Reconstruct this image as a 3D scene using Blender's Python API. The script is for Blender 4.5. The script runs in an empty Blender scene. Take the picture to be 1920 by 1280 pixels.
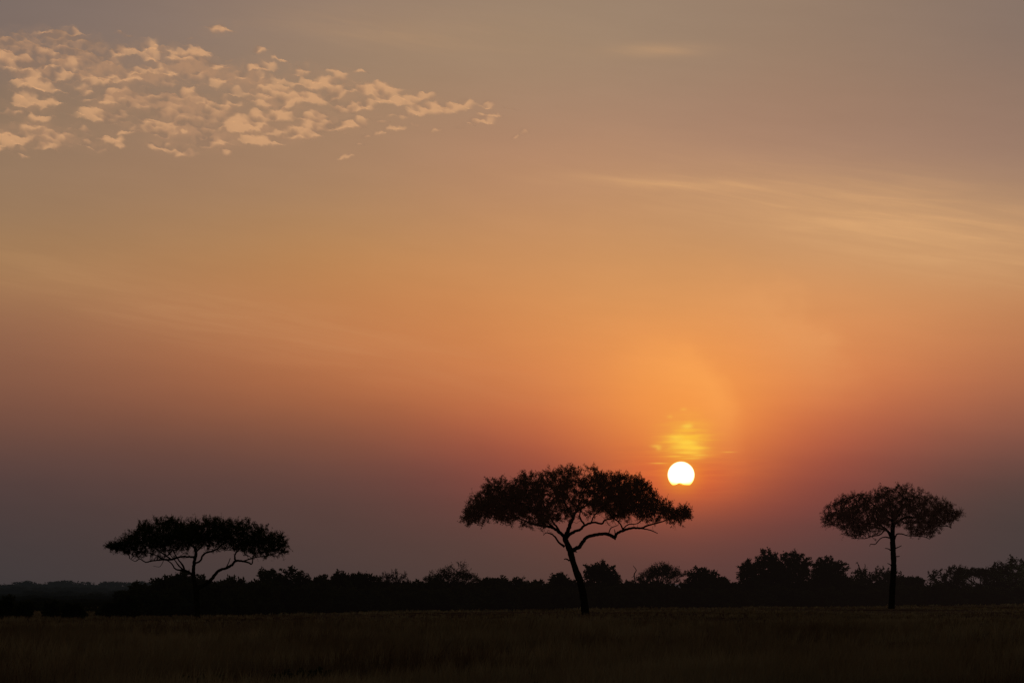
import bpy, math, random
import numpy as np
from mathutils import Vector

random.seed(7)
rng = np.random.default_rng(11)
scene = bpy.context.scene
C = scene.collection

# ------------------------------------------------------------------ camera
CAM_H = 2.2
F = 5444.0                       # focal length in photo pixels (sun = 0.53 degrees)
HORIZON = 1100.0                 # horizon row of the photo
PITCH = math.atan((HORIZON - 640.0) / F)
cam_data = bpy.data.cameras.new("camera")
cam_data.sensor_width = 36.0
cam_data.lens = 36.0 * F / 1920.0
cam_data.clip_start = 0.5
cam_data.clip_end = 200000.0
cam = bpy.data.objects.new("camera", cam_data)
C.objects.link(cam)
cam.location = (0, 0, CAM_H)
cam.rotation_euler = (math.pi / 2 + PITCH, 0, 0)
scene.camera = cam

def ray(px, py):
    """world direction of a photo pixel"""
    a = (px - 960.0) / F
    b = (640.0 - py) / F
    cp, sp = math.cos(PITCH), math.sin(PITCH)
    return Vector((a, cp - b * sp, sp + b * cp)).normalized()

def azel(px, py):
    d = ray(px, py)
    return math.atan2(d.x, d.y), math.asin(d.z)

def project(az, el):
    dx, dy, dz = math.sin(az) * math.cos(el), math.cos(az) * math.cos(el), math.sin(el)
    cp, sp = math.cos(PITCH), math.sin(PITCH)
    zc = dy * cp + dz * sp
    yc = -dy * sp + dz * cp
    return 960.0 + F * dx / zc, 640.0 - F * yc / zc

def lin(c):
    out = []
    for v in c:
        v = v / 255.0
        out.append(v / 12.92 if v <= 0.04045 else ((v + 0.055) / 1.055) ** 2.4)
    return out

FOOT = 0.22

# ------------------------------------------------------------------ helpers
def tag(o, label=None, cat=None, group=None, kind=None):
    if label: o["label"] = label
    if cat: o["category"] = cat
    if group: o["group"] = group
    if kind: o["kind"] = kind
    return o

def link_mesh(name, me, mats, parent=None):
    for m in mats:
        me.materials.append(m)
    o = bpy.data.objects.new(name, me)
    C.objects.link(o)
    if parent is not None:
        o.parent = parent
    return o

def mesh_from(name, verts, faces_list, mat_idx=None, smooth=True):
    """verts (n,3); faces_list = list of (m,k) int arrays (k = 3 or 4)"""
    me = bpy.data.meshes.new(name)
    verts = np.asarray(verts, dtype=np.float32)
    loops, starts, totals = [], [], []
    pos = 0
    mi = []
    for j, f in enumerate(faces_list):
        f = np.asarray(f, dtype=np.int32)
        if f.size == 0:
            continue
        k = f.shape[1]
        loops.append(f.ravel())
        starts.append(pos + np.arange(f.shape[0]) * k)
        totals.append(np.full(f.shape[0], k))
        pos += f.size
        mi.append(np.full(f.shape[0], 0 if mat_idx is None else mat_idx[j]))
    loops = np.concatenate(loops).astype(np.int32)
    starts = np.concatenate(starts).astype(np.int32)
    mi = np.concatenate(mi).astype(np.int32)
    me.vertices.add(len(verts))
    me.vertices.foreach_set("co", verts.ravel())
    me.loops.add(len(loops))
    me.loops.foreach_set("vertex_index", loops)
    me.polygons.add(len(starts))
    me.polygons.foreach_set("loop_start", starts)
    me.polygons.foreach_set("material_index", mi)
    me.polygons.foreach_set("use_smooth", np.full(len(starts), smooth))
    me.update(calc_edges=True)
    me.validate()
    return me

def empty(name, loc, rz=0.0):
    o = bpy.data.objects.new(name, None)
    o.empty_display_size = 0.5
    o.location = loc
    o.rotation_euler = (0, 0, rz)
    C.objects.link(o)
    return o

def ground_z(x, y):
    r = np.hypot(x, y)
    fade = np.clip((900.0 - r) / 500.0, 0, 1)
    return fade * (0.09 * np.sin(x / 9.0 + 1.3 + 0.6 * np.sin(y / 21.0)) * np.sin(y / 17.0 + 0.4)
                   + 0.07 * np.sin(x / 23.0 - y / 31.0 + 2.0))

def fbm2(x, y, seed=0, octaves=5, gain=0.5):
    """value noise fbm, x/y arrays"""
    r = np.random.default_rng(seed)
    tab = r.random((256, 256))
    out = np.zeros_like(x, dtype=float)
    amp, tot, fr = 1.0, 0.0, 1.0
    for o in range(octaves):
        xs, ys = x * fr + 17.3 * o, y * fr + 9.1 * o
        xi, yi = np.floor(xs).astype(int), np.floor(ys).astype(int)
        fx, fy = xs - xi, ys - yi
        fx, fy = fx * fx * (3 - 2 * fx), fy * fy * (3 - 2 * fy)
        a = tab[xi % 256, yi % 256]; b = tab[(xi + 1) % 256, yi % 256]
        c = tab[xi % 256, (yi + 1) % 256]; d = tab[(xi + 1) % 256, (yi + 1) % 256]
        out += amp * ((a * (1 - fx) + b * fx) * (1 - fy) + (c * (1 - fx) + d * fx) * fy)
        tot += amp; amp *= gain; fr *= 2.0
    return out / tot

# ------------------------------------------------------------------ materials
def new_mat(name):
    m = bpy.data.materials.new(name)
    m.use_nodes = True
    nt = m.node_tree
    for n in list(nt.nodes):
        nt.nodes.remove(n)
    out = nt.nodes.new("ShaderNodeOutputMaterial")
    return m, nt, out

def noise_color(nt, c1, c2, scale, detail=4.0, coord="Object", lo=0.35, hi=0.65):
    tc = nt.nodes.new("ShaderNodeTexCoord")
    nz = nt.nodes.new("ShaderNodeTexNoise")
    nz.inputs["Scale"].default_value = scale
    nz.inputs["Detail"].default_value = detail
    nt.links.new(tc.outputs[coord], nz.inputs["Vector"])
    cr = nt.nodes.new("ShaderNodeValToRGB")
    cr.color_ramp.elements[0].position = lo
    cr.color_ramp.elements[0].color = (*c1, 1)
    cr.color_ramp.elements[1].position = hi
    cr.color_ramp.elements[1].color = (*c2, 1)
    nt.links.new(nz.outputs["Fac"], cr.inputs["Fac"])
    return cr.outputs["Color"], nz

def bark_mat(name, c1, c2):
    m, nt, out = new_mat(name)
    col, nz = noise_color(nt, c1, c2, 9.0, 6.0)
    bs = nt.nodes.new("ShaderNodeBsdfPrincipled")
    bs.inputs["Roughness"].default_value = 0.95
    bs.inputs["Specular IOR Level"].default_value = 0.1
    nt.links.new(col, bs.inputs["Base Color"])
    bp = nt.nodes.new("ShaderNodeBump")
    bp.inputs["Strength"].default_value = 0.6
    nt.links.new(nz.outputs["Fac"], bp.inputs["Height"])
    nt.links.new(bp.outputs["Normal"], bs.inputs["Normal"])
    nt.links.new(bs.outputs["BSDF"], out.inputs["Surface"])
    return m

def offset_far_shade(nt, col, gain):
    """colour lightened towards the treeline to offset the shade there"""
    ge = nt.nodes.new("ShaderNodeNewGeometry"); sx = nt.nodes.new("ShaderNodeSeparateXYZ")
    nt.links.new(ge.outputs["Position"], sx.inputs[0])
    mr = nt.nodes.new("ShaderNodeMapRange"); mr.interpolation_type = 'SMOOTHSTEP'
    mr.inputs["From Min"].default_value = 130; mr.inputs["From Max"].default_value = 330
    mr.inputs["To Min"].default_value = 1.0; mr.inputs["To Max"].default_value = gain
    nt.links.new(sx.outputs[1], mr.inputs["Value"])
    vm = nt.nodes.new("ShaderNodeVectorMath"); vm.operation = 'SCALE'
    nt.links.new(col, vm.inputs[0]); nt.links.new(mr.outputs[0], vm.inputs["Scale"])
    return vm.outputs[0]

def leaf_mat(name, c1, c2, trans, haze=None, tmix=0.35, scale=0.7, far=None):
    m, nt, out = new_mat(name)
    col, _ = noise_color(nt, c1, c2, scale, 5.0)
    df = nt.nodes.new("ShaderNodeBsdfDiffuse")
    if far: col = offset_far_shade(nt, col, far)  # far grass lightened to counter shade from the thicket
    nt.links.new(col, df.inputs["Color"])
    tr = nt.nodes.new("ShaderNodeBsdfTranslucent")
    tr.inputs["Color"].default_value = (*trans, 1)
    mx = nt.nodes.new("ShaderNodeMixShader")
    mx.inputs[0].default_value = tmix
    nt.links.new(df.outputs[0], mx.inputs[1])
    nt.links.new(tr.outputs[0], mx.inputs[2])
    last = mx.outputs[0]
    if haze is not None:            # painted haze: emission added to the surface, stronger with distance and towards the sun
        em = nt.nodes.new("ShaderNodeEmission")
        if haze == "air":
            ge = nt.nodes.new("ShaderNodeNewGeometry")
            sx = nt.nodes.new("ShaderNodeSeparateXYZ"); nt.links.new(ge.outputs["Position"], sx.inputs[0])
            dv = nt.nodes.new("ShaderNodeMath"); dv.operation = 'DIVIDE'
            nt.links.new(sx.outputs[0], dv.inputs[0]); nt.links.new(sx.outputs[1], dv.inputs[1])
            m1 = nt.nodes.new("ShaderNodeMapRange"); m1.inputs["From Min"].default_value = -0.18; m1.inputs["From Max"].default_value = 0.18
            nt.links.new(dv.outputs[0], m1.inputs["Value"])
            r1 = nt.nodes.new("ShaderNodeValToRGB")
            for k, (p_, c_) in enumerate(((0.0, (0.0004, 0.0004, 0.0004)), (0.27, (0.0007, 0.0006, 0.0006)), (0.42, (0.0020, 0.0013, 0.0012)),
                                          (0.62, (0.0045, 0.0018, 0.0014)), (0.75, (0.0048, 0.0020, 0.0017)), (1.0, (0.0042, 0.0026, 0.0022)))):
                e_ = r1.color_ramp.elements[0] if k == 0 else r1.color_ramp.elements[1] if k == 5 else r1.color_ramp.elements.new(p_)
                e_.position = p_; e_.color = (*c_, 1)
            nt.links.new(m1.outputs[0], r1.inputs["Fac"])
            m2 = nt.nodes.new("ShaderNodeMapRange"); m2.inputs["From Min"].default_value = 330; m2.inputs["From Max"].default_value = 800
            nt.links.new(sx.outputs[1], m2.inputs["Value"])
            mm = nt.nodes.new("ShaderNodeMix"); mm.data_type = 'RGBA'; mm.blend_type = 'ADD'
            m4 = nt.nodes.new("ShaderNodeMapRange"); m4.interpolation_type = 'SMOOTHSTEP'      # painted distance haze is kept stronger on the left
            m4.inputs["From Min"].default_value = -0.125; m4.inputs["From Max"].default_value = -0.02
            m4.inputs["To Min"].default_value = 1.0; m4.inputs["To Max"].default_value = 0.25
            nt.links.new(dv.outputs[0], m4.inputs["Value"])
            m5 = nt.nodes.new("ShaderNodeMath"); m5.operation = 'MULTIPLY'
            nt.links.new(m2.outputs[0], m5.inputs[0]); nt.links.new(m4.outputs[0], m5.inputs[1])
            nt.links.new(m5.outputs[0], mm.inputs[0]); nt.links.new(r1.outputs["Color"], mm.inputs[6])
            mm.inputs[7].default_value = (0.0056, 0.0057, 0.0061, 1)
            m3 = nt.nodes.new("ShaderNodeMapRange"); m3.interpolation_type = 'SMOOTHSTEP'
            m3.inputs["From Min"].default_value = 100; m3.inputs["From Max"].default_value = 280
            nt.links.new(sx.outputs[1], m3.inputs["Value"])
            nt.links.new(mm.outputs[2], em.inputs["Color"]); haze_glow_strength = m3.outputs[0]
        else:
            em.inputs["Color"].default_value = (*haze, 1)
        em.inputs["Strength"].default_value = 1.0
        if haze == "air": nt.links.new(haze_glow_strength, em.inputs["Strength"])
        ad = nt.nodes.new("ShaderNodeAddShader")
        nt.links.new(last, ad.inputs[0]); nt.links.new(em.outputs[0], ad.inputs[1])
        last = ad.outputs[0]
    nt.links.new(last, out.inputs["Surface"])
    return m

BARK = bark_mat("bark", (0.018, 0.013, 0.010), (0.045, 0.033, 0.025))
BARK_GREY = bark_mat("dead_wood", (0.05, 0.04, 0.035), (0.10, 0.085, 0.07))
HAZE_GLOW_MID = (0.0032, 0.0012, 0.0009)      # haze glow near the sun, painted into the leaves as emission
HAZE_GLOW_RIGHT = (0.0050, 0.0025, 0.0020)
LEAF = leaf_mat("acacia_leaf_haze_glow", (0.035, 0.045, 0.014), (0.06, 0.07, 0.022), (0.06, 0.045, 0.012), haze=HAZE_GLOW_MID)
LEAF_LEFT = leaf_mat("no_glow_acacia_leaf", (0.035, 0.045, 0.014), (0.06, 0.07, 0.022), (0.06, 0.045, 0.012))  # same leaf colours, without the painted haze glow
LEAF_DRY = leaf_mat("dry_acacia_leaf_haze_glow", (0.05, 0.048, 0.018), (0.075, 0.07, 0.028), (0.09, 0.06, 0.02), haze=(0.0042, 0.0018, 0.0015))  # its own leaf tone, with haze glow added as emission
LEAF_BUSH = leaf_mat("bush_leaf_haze_glow", (0.035, 0.04, 0.017), (0.062, 0.065, 0.027), (0.04, 0.035, 0.01), haze="air")  # distance and sun haze painted in as emission
BARK_HAZE_GLOW = leaf_mat("bush_bark_haze_glow", (0.02, 0.015, 0.012), (0.05, 0.038, 0.03), (0, 0, 0), haze="air", tmix=0.0, scale=6.0)  # bark carrying the same painted haze emission

# ------------------------------------------------------------------ tubes / branches
def catmull(pts, sub=6):
    pts = [np.array(p, float) for p in pts]
    P = [2 * pts[0] - pts[1]] + pts + [2 * pts[-1] - pts[-2]]
    out = []
    for i in range(1, len(P) - 2):
        for k in range(sub):
            t = k / sub
            out.append(0.5 * ((2 * P[i]) + (-P[i - 1] + P[i + 1]) * t + (2 * P[i - 1] - 5 * P[i] + 4 * P[i + 1] - P[i + 2]) * t * t
                              + (-P[i - 1] + 3 * P[i] - 3 * P[i + 1] + P[i + 2]) * t ** 3))
    out.append(P[-2])
    return np.array(out)

def tube(path, sides=9, rough=0.0, seed=0, cap=True):
    """path rows = x,y,z,r -> verts, quads, tris"""
    r_ = np.random.default_rng(seed)
    n = len(path)
    p = path[:, :3]; rad = path[:, 3]
    tan = np.gradient(p, axis=0)
    tan /= np.linalg.norm(tan, axis=1)[:, None] + 1e-9
    ref = np.array([0.0, 1.0, 0.1]); ref /= np.linalg.norm(ref)
    u = np.cross(tan, ref); u /= np.linalg.norm(u, axis=1)[:, None] + 1e-9
    v = np.cross(tan, u)
    a = np.linspace(0, 2 * math.pi, sides, endpoint=False)
    rr = rad[:, None] * (1 + rough * (r_.random((n, sides)) - 0.5) * 2)
    V = p[:, None, :] + rr[..., None] * (np.cos(a)[None, :, None] * u[:, None, :] + np.sin(a)[None, :, None] * v[:, None, :])
    V = V.reshape(-1, 3)
    i = np.arange(n - 1)[:, None] * sides; j = np.arange(sides)[None, :]; j2 = (j + 1) % sides
    Q = np.stack([i + j, i + j2, i + sides + j2, i + sides + j], axis=-1).reshape(-1, 4)
    T = np.zeros((0, 3), int)
    if cap:
        V = np.vstack([V, p[-1] + tan[-1] * rad[-1] * 0.5])
        e = (n - 1) * sides
        T = np.stack([e + j[0], e + j2[0], np.full(sides, len(V) - 1)], axis=-1)
    return V, Q, T

def merge(parts):
    Vs, Qs, Ts, off = [], [], [], 0
    for V, Q, T in parts:
        Vs.append(V); Qs.append(Q + off); Ts.append(T + off); off += len(V)
    return np.vstack(Vs), np.vstack(Qs), np.vstack(Ts)

def edges_mesh(A, B, ra, rb, sides=4):
    """all twigs at once: one prism per edge"""
    d = B - A
    L = np.linalg.norm(d, axis=1)[:, None] + 1e-9
    t = d / L
    ref = np.where(np.abs(t[:, 2:3]) > 0.9, np.array([[1.0, 0, 0]]), np.array([[0, 0, 1.0]]))
    u = np.cross(t, ref); u /= np.linalg.norm(u, axis=1)[:, None] + 1e-9
    v = np.cross(t, u)
    a = np.linspace(0, 2 * math.pi, sides, endpoint=False)
    ring = np.cos(a)[None, :, None] * u[:, None, :] + np.sin(a)[None, :, None] * v[:, None, :]
    VA = A[:, None, :] + ra[:, None, None] * ring
    VB = (B + t * rb[:, None] * 0.5)[:, None, :] + rb[:, None, None] * ring
    V = np.concatenate([VA, VB], axis=1).reshape(-1, 3)
    b = np.arange(len(A))[:, None] * (2 * sides); j = np.arange(sides)[None, :]; j2 = (j + 1) % sides
    Q = np.stack([b + j, b + j2, b + sides + j2, b + sides + j], axis=-1).reshape(-1, 4)
    return V, Q

def colonize(nodes, attract, step=0.25, infl=3.0, kill=0.4, iters=140, wig=0.25, seed=1):
    """space colonisation; returns nodes, parents (new nodes appended)"""
    r_ = np.random.default_rng(seed)
    N = [np.array(n, float) for n in nodes]
    par = [-1] * len(N)
    A = np.asarray(attract, float)
    nd = np.full(len(A), 1e9); ni = np.zeros(len(A), int)
    P = np.array(N)
    for s in range(0, len(A), 500):
        D = np.linalg.norm(A[s:s + 500, None, :] - P[None], axis=2)
        ni[s:s + 500] = D.argmin(1); nd[s:s + 500] = D.min(1)
    alive = nd > kill
    A, nd, ni = A[alive], nd[alive], ni[alive]
    for it in range(iters):
        if len(A) == 0:
            break
        m = nd < infl
        if not m.any():
            break
        P = np.array(N)
        idx = ni[m]
        d = A[m] - P[idx]
        d /= np.linalg.norm(d, axis=1)[:, None] + 1e-9
        acc = np.zeros((len(P), 3)); np.add.at(acc, idx, d)
        act = np.unique(idx)
        dirs = acc[act]
        dirs /= np.linalg.norm(dirs, axis=1)[:, None] + 1e-6
        dirs += r_.normal(0, wig, dirs.shape)
        dirs /= np.linalg.norm(dirs, axis=1)[:, None] + 1e-6
        newp = P[act] + dirs * step
        base = len(N)
        for k in range(len(act)):
            N.append(newp[k]); par.append(int(act[k]))
        D = np.linalg.norm(A[:, None, :] - newp[None], axis=2)
        j = D.argmin(1); dm = D[np.arange(len(A)), j]
        b = dm < nd
        nd[b] = dm[b]; ni[b] = base + j[b]
        alive = nd > kill
        A, nd, ni = A[alive], nd[alive], ni[alive]
    return np.array(N), np.array(par)

def radii_for(N, par, n0, tip=0.012, power=2.3, rmax=0.12):
    w = np.zeros(len(N)); kids = np.zeros(len(N), int)
    for i in range(len(N) - 1, n0 - 1, -1):
        if w[i] == 0: w[i] = tip ** power
        if par[i] >= n0:
            w[par[i]] += w[i]
        kids[par[i]] += 1
    r = np.minimum(np.maximum(w, tip ** power) ** (1 / power), rmax)
    return r, kids

def leaves(P, D, n_per, size, spread, seed, up=0.25, width=0.45):
    """leaf quads scattered on short sprigs from points P along directions D"""
    r_ = np.random.default_rng(seed)
    m = len(P)
    P = np.repeat(P, n_per, axis=0); D = np.repeat(D, n_per, axis=0)
    t = r_.random((len(P), 1)) ** 1.2 * spread * 1.8
    # one sprig direction per point with a little jitter
    sp = r_.normal(0, 0.55, (m, 3)); sp[:, 2] += up
    S = D + np.repeat(sp, n_per, axis=0)
    S /= np.linalg.norm(S, axis=1)[:, None] + 1e-9
    pos = P + S * t + r_.normal(0, spread * 0.20, P.shape)
    ax = S * 0.6 + r_.normal(0, 0.6, P.shape)
    ax /= np.linalg.norm(ax, axis=1)[:, None] + 1e-9
    rf = r_.normal(0, 1, P.shape)
    bx = np.cross(ax, rf); bx /= np.linalg.norm(bx, axis=1)[:, None] + 1e-9
    L = size * (0.55 + 0.9 * r_.random((len(P), 1))); W = L * width
    V = np.stack([pos, pos + ax * L * 0.5 + bx * W * 0.5, pos + ax * L, pos + ax * L * 0.5 - bx * W * 0.5], axis=1).reshape(-1, 3)
    Q = np.arange(len(P) * 4).reshape(-1, 4)
    return V, Q

# ------------------------------------------------------------------ the three big acacias, traced limbs
def prof(points, x):
    xs = [p[0] for p in points]; ys = [p[1] for p in points]
    return np.interp(x, xs, ys)

def acacia(name, base_px, dist, zoom, X0, Y0, limbs, top, bottom, label, leafm, n_attr, leaf_n, leaf_size,
           seed, gap=0.42, depth_ratio=0.8, bare=0.0, core=None, wisps=160, tw=0.26, tip=0.011):
    """limbs: list of (kind, depth slope, [(X,Y,r)...]) in the units of a traced drawing; X0,Y0 = foot of the trunk"""
    r_ = np.random.default_rng(seed)
    d = ray(*base_px)
    s = dist / d.y
    bx, by = d.x * s, dist
    k = (dist / F) / zoom * 1.003          # metres per drawing unit
    root = empty(name, (bx, by, float(ground_z(np.array(bx), np.array(by))) - 0.05))
    tag(root, label, "tree")
    skel, made = [], {}
    for li, (kind, dy, pts) in enumerate(limbs):
        X = np.array([p[0] for p in pts], float); Y = np.array([p[1] for p in pts], float); R = np.array([p[2] for p in pts], float)
        x = (X - X0) * k; z = (Y0 - Y) * k + FOOT; rr = R * k
        run = np.concatenate([[0], np.cumsum(np.hypot(np.diff(x), np.diff(z)))])
        # depth: starts where the drawn start point already is
        y0 = 0.0
        if skel:
            S = np.vstack(skel)
            dd = np.hypot(S[:, 0] - x[0], S[:, 2] - z[0])
            y0 = S[dd.argmin(), 1]
        y = y0 + dy * run * (1 - 0.25 * np.clip(run / (run[-1] + 1e-6), 0, 1)) + 0.05 * np.sin(run * 2.1 + li)
        path = catmull(np.stack([x, y, z, rr], axis=1), 5)
        path[:, 3] = np.maximum(path[:, 3], 0.012)
        jit = r_.normal(0, 0.12, (len(path), 3)) * path[:, 3:4]
        if kind != "trunk": path[1:, :3] += jit[1:]
        V, Q, T = tube(path, 12 if kind == "trunk" else 8, 0.10, seed + li)
        made.setdefault(kind, []).append((V, Q, T))
        if kind != "stub":
            skel.append(path)
    # limbs that start a new main bough get their own object, twigs join the crown
    trunk_parts = made.get("trunk", []) + made.get("stub", [])
    V, Q, T = merge(trunk_parts)
    link_mesh("trunk", mesh_from("trunk", V, [Q, T]), [BARK], root)
    groups = {}
    for kind in made:
        if kind.startswith("limb"):
            V, Q, T = merge(made[kind])
            link_mesh("limb", mesh_from("limb", V, [Q, T]), [BARK], root)
    # crown volume
    tx = [p[0] for p in top]
    xl, xr = min(tx), max(tx)
    xc, hw = (xl + xr) / 2, (xr - xl) / 2
    pts = []
    while len(pts) < n_attr:
        m = 4000
        ins = tw * 1.2 / k
        X = r_.uniform(xl + ins, xr - ins, m)
        e = np.sqrt(np.clip(1 - ((X - xc) / hw) ** 2, 0.02, 1))
        dpt = r_.uniform(-1, 1, m)
        Yd = dpt * e * hw * depth_ratio
        t_ = prof(top, X); b_ = prof(bottom, X)
        h = b_ - t_
        ztop = t_ + h * 0.42 * dpt ** 2
        q = r_.random(m) ** 1.15
        Z = ztop + ins * 0.65 + (b_ - ztop - ins * 0.9) * q
        x = (X - X0) * k; y = Yd * k; z = (Y0 - Z) * k + FOOT
        n1 = fbm2(x * 0.36 + 40 + y * 0.12, z * 1.7 + 40 + y * 0.31, seed + 5, 3)
        n2 = fbm2(x * 0.6 + 11, y * 0.6 + 60 + z * 0.2, seed + 6, 3)
        ok = (1.3 * n1 + 0.7 * n2) / 2 > gap + 0.08 * (q > 0.75)
        pts.extend(np.stack([x, y, z], axis=1)[ok])
    pts = np.array(pts[:n_attr])
    sk = np.vstack(skel)
    sk = sk[sk[:, 3] < np.percentile(sk[:, 3], 80)][:, :3]
    N, par = colonize(sk, pts, step=tw, infl=4.5, kill=tw * 1.35, wig=0.3, seed=seed)
    n0 = len(sk)
    r, kids = radii_for(N, par, n0, tip=tip, rmax=0.10)
    ch = np.arange(n0, len(N))
    A, B = N[par[ch]], N[ch]
    ra = np.where(par[ch] < n0, r[ch], np.minimum(r[par[ch]], r[ch] * 1.6)); rb = r[ch]
    TV, TQ = edges_mesh(A, B, ra, rb, 4)
    # foliage on thin twigs
    thin = (rb < tip * 2.7)
    P = B[thin]; D = (B - A)[thin]; D /= np.linalg.norm(D, axis=1)[:, None] + 1e-9
    # fewer leaves low in the crown so that branches show through
    Xd = P[:, 0] / k + X0; Yp = Y0 - (P[:, 2] - FOOT) / k
    frac = (Yp - prof(top, Xd)) / (prof(bottom, Xd) - prof(top, Xd) + 1e-6)
    keep = r_.random(len(P)) > bare + 0.75 * np.clip((frac - 0.78) / 0.35, 0, 1)
    P, D = P[keep], D[keep]
    LV, LQ = leaves(P, D, leaf_n, leaf_size, tw, seed + 9, up=0.3, width=0.34)
    # long bare shoots poking out of the outline
    tips = ch[(kids[ch] == 0)]
    tips = tips[r_.random(len(tips)) < wisps / max(1, len(tips))]
    WA = N[tips]; Dw = N[tips] - N[par[tips]]; Dw /= np.linalg.norm(Dw, axis=1)[:, None] + 1e-9
    Dw += r_.normal(0, 0.4, Dw.shape); Dw[:, 2] += 0.25
    Lw = r_.uniform(0.25, 0.75, (len(tips), 1)) * tw / 0.26
    WB = WA + Dw / (np.linalg.norm(Dw, axis=1)[:, None]) * Lw
    WV, WQ = edges_mesh(WA, WB, np.full(len(tips), 0.012), np.full(len(tips), 0.008), 3)
    L2V, L2Q = leaves(np.vstack([WB, (WA + WB) / 2]), np.vstack([WB - WA, WB - WA]) / np.vstack([Lw, Lw]), 8, leaf_size * 0.8, 0.12, seed + 21, width=0.3)
    o1, o2, o3 = len(TV), len(TV) + len(LV), len(TV) + len(LV) + len(WV)
    me = mesh_from("crown", np.vstack([TV, LV, WV, L2V]), [TQ, LQ + o1, WQ + o2, L2Q + o3], [0, 1, 0, 1], smooth=False)
    link_mesh("crown", me, [BARK, leafm], root)
    print(name, "nodes", len(N), "leaves", len(LQ))
    return root

def dist_for(py):
    return (CAM_H - FOOT) * F / (py - HORIZON)      # rows are read at the height of the grass tops

# central tree -------------------------------------------------
mid_limbs = [
 ("trunk", 0.0, [(977,1205,33),(972,1150,28),(962,1060,26),(940,960,25),(906,865,22),(882,790,21),(868,735,22),(846,685,20),(834,650,18),(846,610,15)]),
 ("limb1", 0.25, [(872,738,16),(905,722,14),(938,706,14),(962,670,13),(990,642,12),(1050,624,12),(1110,616,11),(1160,630,12),(1185,642,11),(1202,614,10),(1250,592,9),(1310,574,8),(1370,577,7),(1420,557,6),(1480,541,5),(1550,520,4),(1620,492,3),(1680,455,2)]),
 ("limb1", 0.4, [(1370,577,5),(1440,590,4),(1490,612,2.5)]),
 ("limb1", -0.5, [(1245,590,6),(1225,552,5),(1200,525,4.5),(1165,500,4),(1120,450,3)]),
 ("limb1", -0.8, [(1240,585,5),(1280,552,4),(1340,545,3.5),(1400,500,3)]),
 ("limb1", 0.6, [(1142,612,4),(1160,575,3.5),(1210,556,2)]),
 ("limb1", 0.1, [(1185,640,9),(1186,650,8),(1187,657,5)]),
 ("limb1", 0.1, [(1188,640,4),(1186,600,3),(1182,585,2)]),
 ("limb2", -0.55, [(834,652,14),(878,612,11),(940,587,9),(970,560,8),(1030,540,7),(1085,550,6.5),(1110,525,6),(1150,515,5),(1200,490,4),(1290,440,3)]),
 ("limb2", 0.3, [(970,560,7),(942,520,6),(935,480,5),(960,420,4),(1010,350,3)]),
 ("limb2", -0.5, [(1012,545,5),(1035,492,4.5),(1065,468,4),(1130,400,3)]),
 ("limb3", 0.35, [(842,620,15),(852,600,14),(870,550,13),(890,510,11),(905,470,8),(930,420,6),(960,360,4),(980,290,3)]),
 ("limb3", -0.6, [(890,510,8),(862,460,7),(830,400,5),(800,330,4),(780,250,3)]),
 ("limb3", 0.9, [(880,530,9),(900,480,8),(960,430,6),(1060,380,4),(1160,320,3)]),
 ("limb4", 0.3, [(836,645,13),(800,612,12),(760,582,10),(720,567,9),(660,560,8),(600,545,6),(540,520,5),(470,490,4),(380,470,3),(250,470,2)]),
 ("limb4", -0.6, [(758,582,7),(700,530,6),(640,480,5),(560,430,4),(450,390,3),(330,370,2)]),
 ("limb4", 0.9, [(800,612,8),(775,570,7),(740,520,6),(700,440,5),(660,350,4),(600,260,3)]),
 ("limb5", -0.3, [(828,708,9),(790,680,6.5),(765,645,6),(740,622,5),(700,612,3),(680,628,2)]),
 ("stub", 0.2, [(862,808,5),(842,794,4.5),(826,797,3)]),
 ("stub", -0.2, [(880,742,7),(905,742,5),(917,746,3)]),
]
mid_top = [(95,545),(120,480),(140,420),(155,345),(240,322),(265,270),(340,235),(350,205),(440,195),(530,160),(620,145),(720,148),(790,130),(880,130),(945,112),(1030,128),(1070,165),(1170,182),(1230,172),(1300,202),(1375,215),(1420,262),(1490,312),(1520,355),(1590,380),(1680,385),(1725,430),(1740,470)]
mid_bot = [(95,560),(200,550),(250,545),(330,505),(370,545),(440,565),(520,560),(580,585),(660,590),(730,565),(800,540),(870,510),(950,480),(1050,495),(1150,510),(1220,528),(1300,520),(1400,540),(1500,530),(1560,530),(1620,572),(1680,540),(1740,490)]
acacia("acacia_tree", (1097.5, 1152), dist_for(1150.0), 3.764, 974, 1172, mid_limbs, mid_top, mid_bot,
       "largest flat-topped acacia with leaning trunk, standing just left of the sun", LEAF, 5000, 50, 0.115, 101, gap=0.435)

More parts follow.
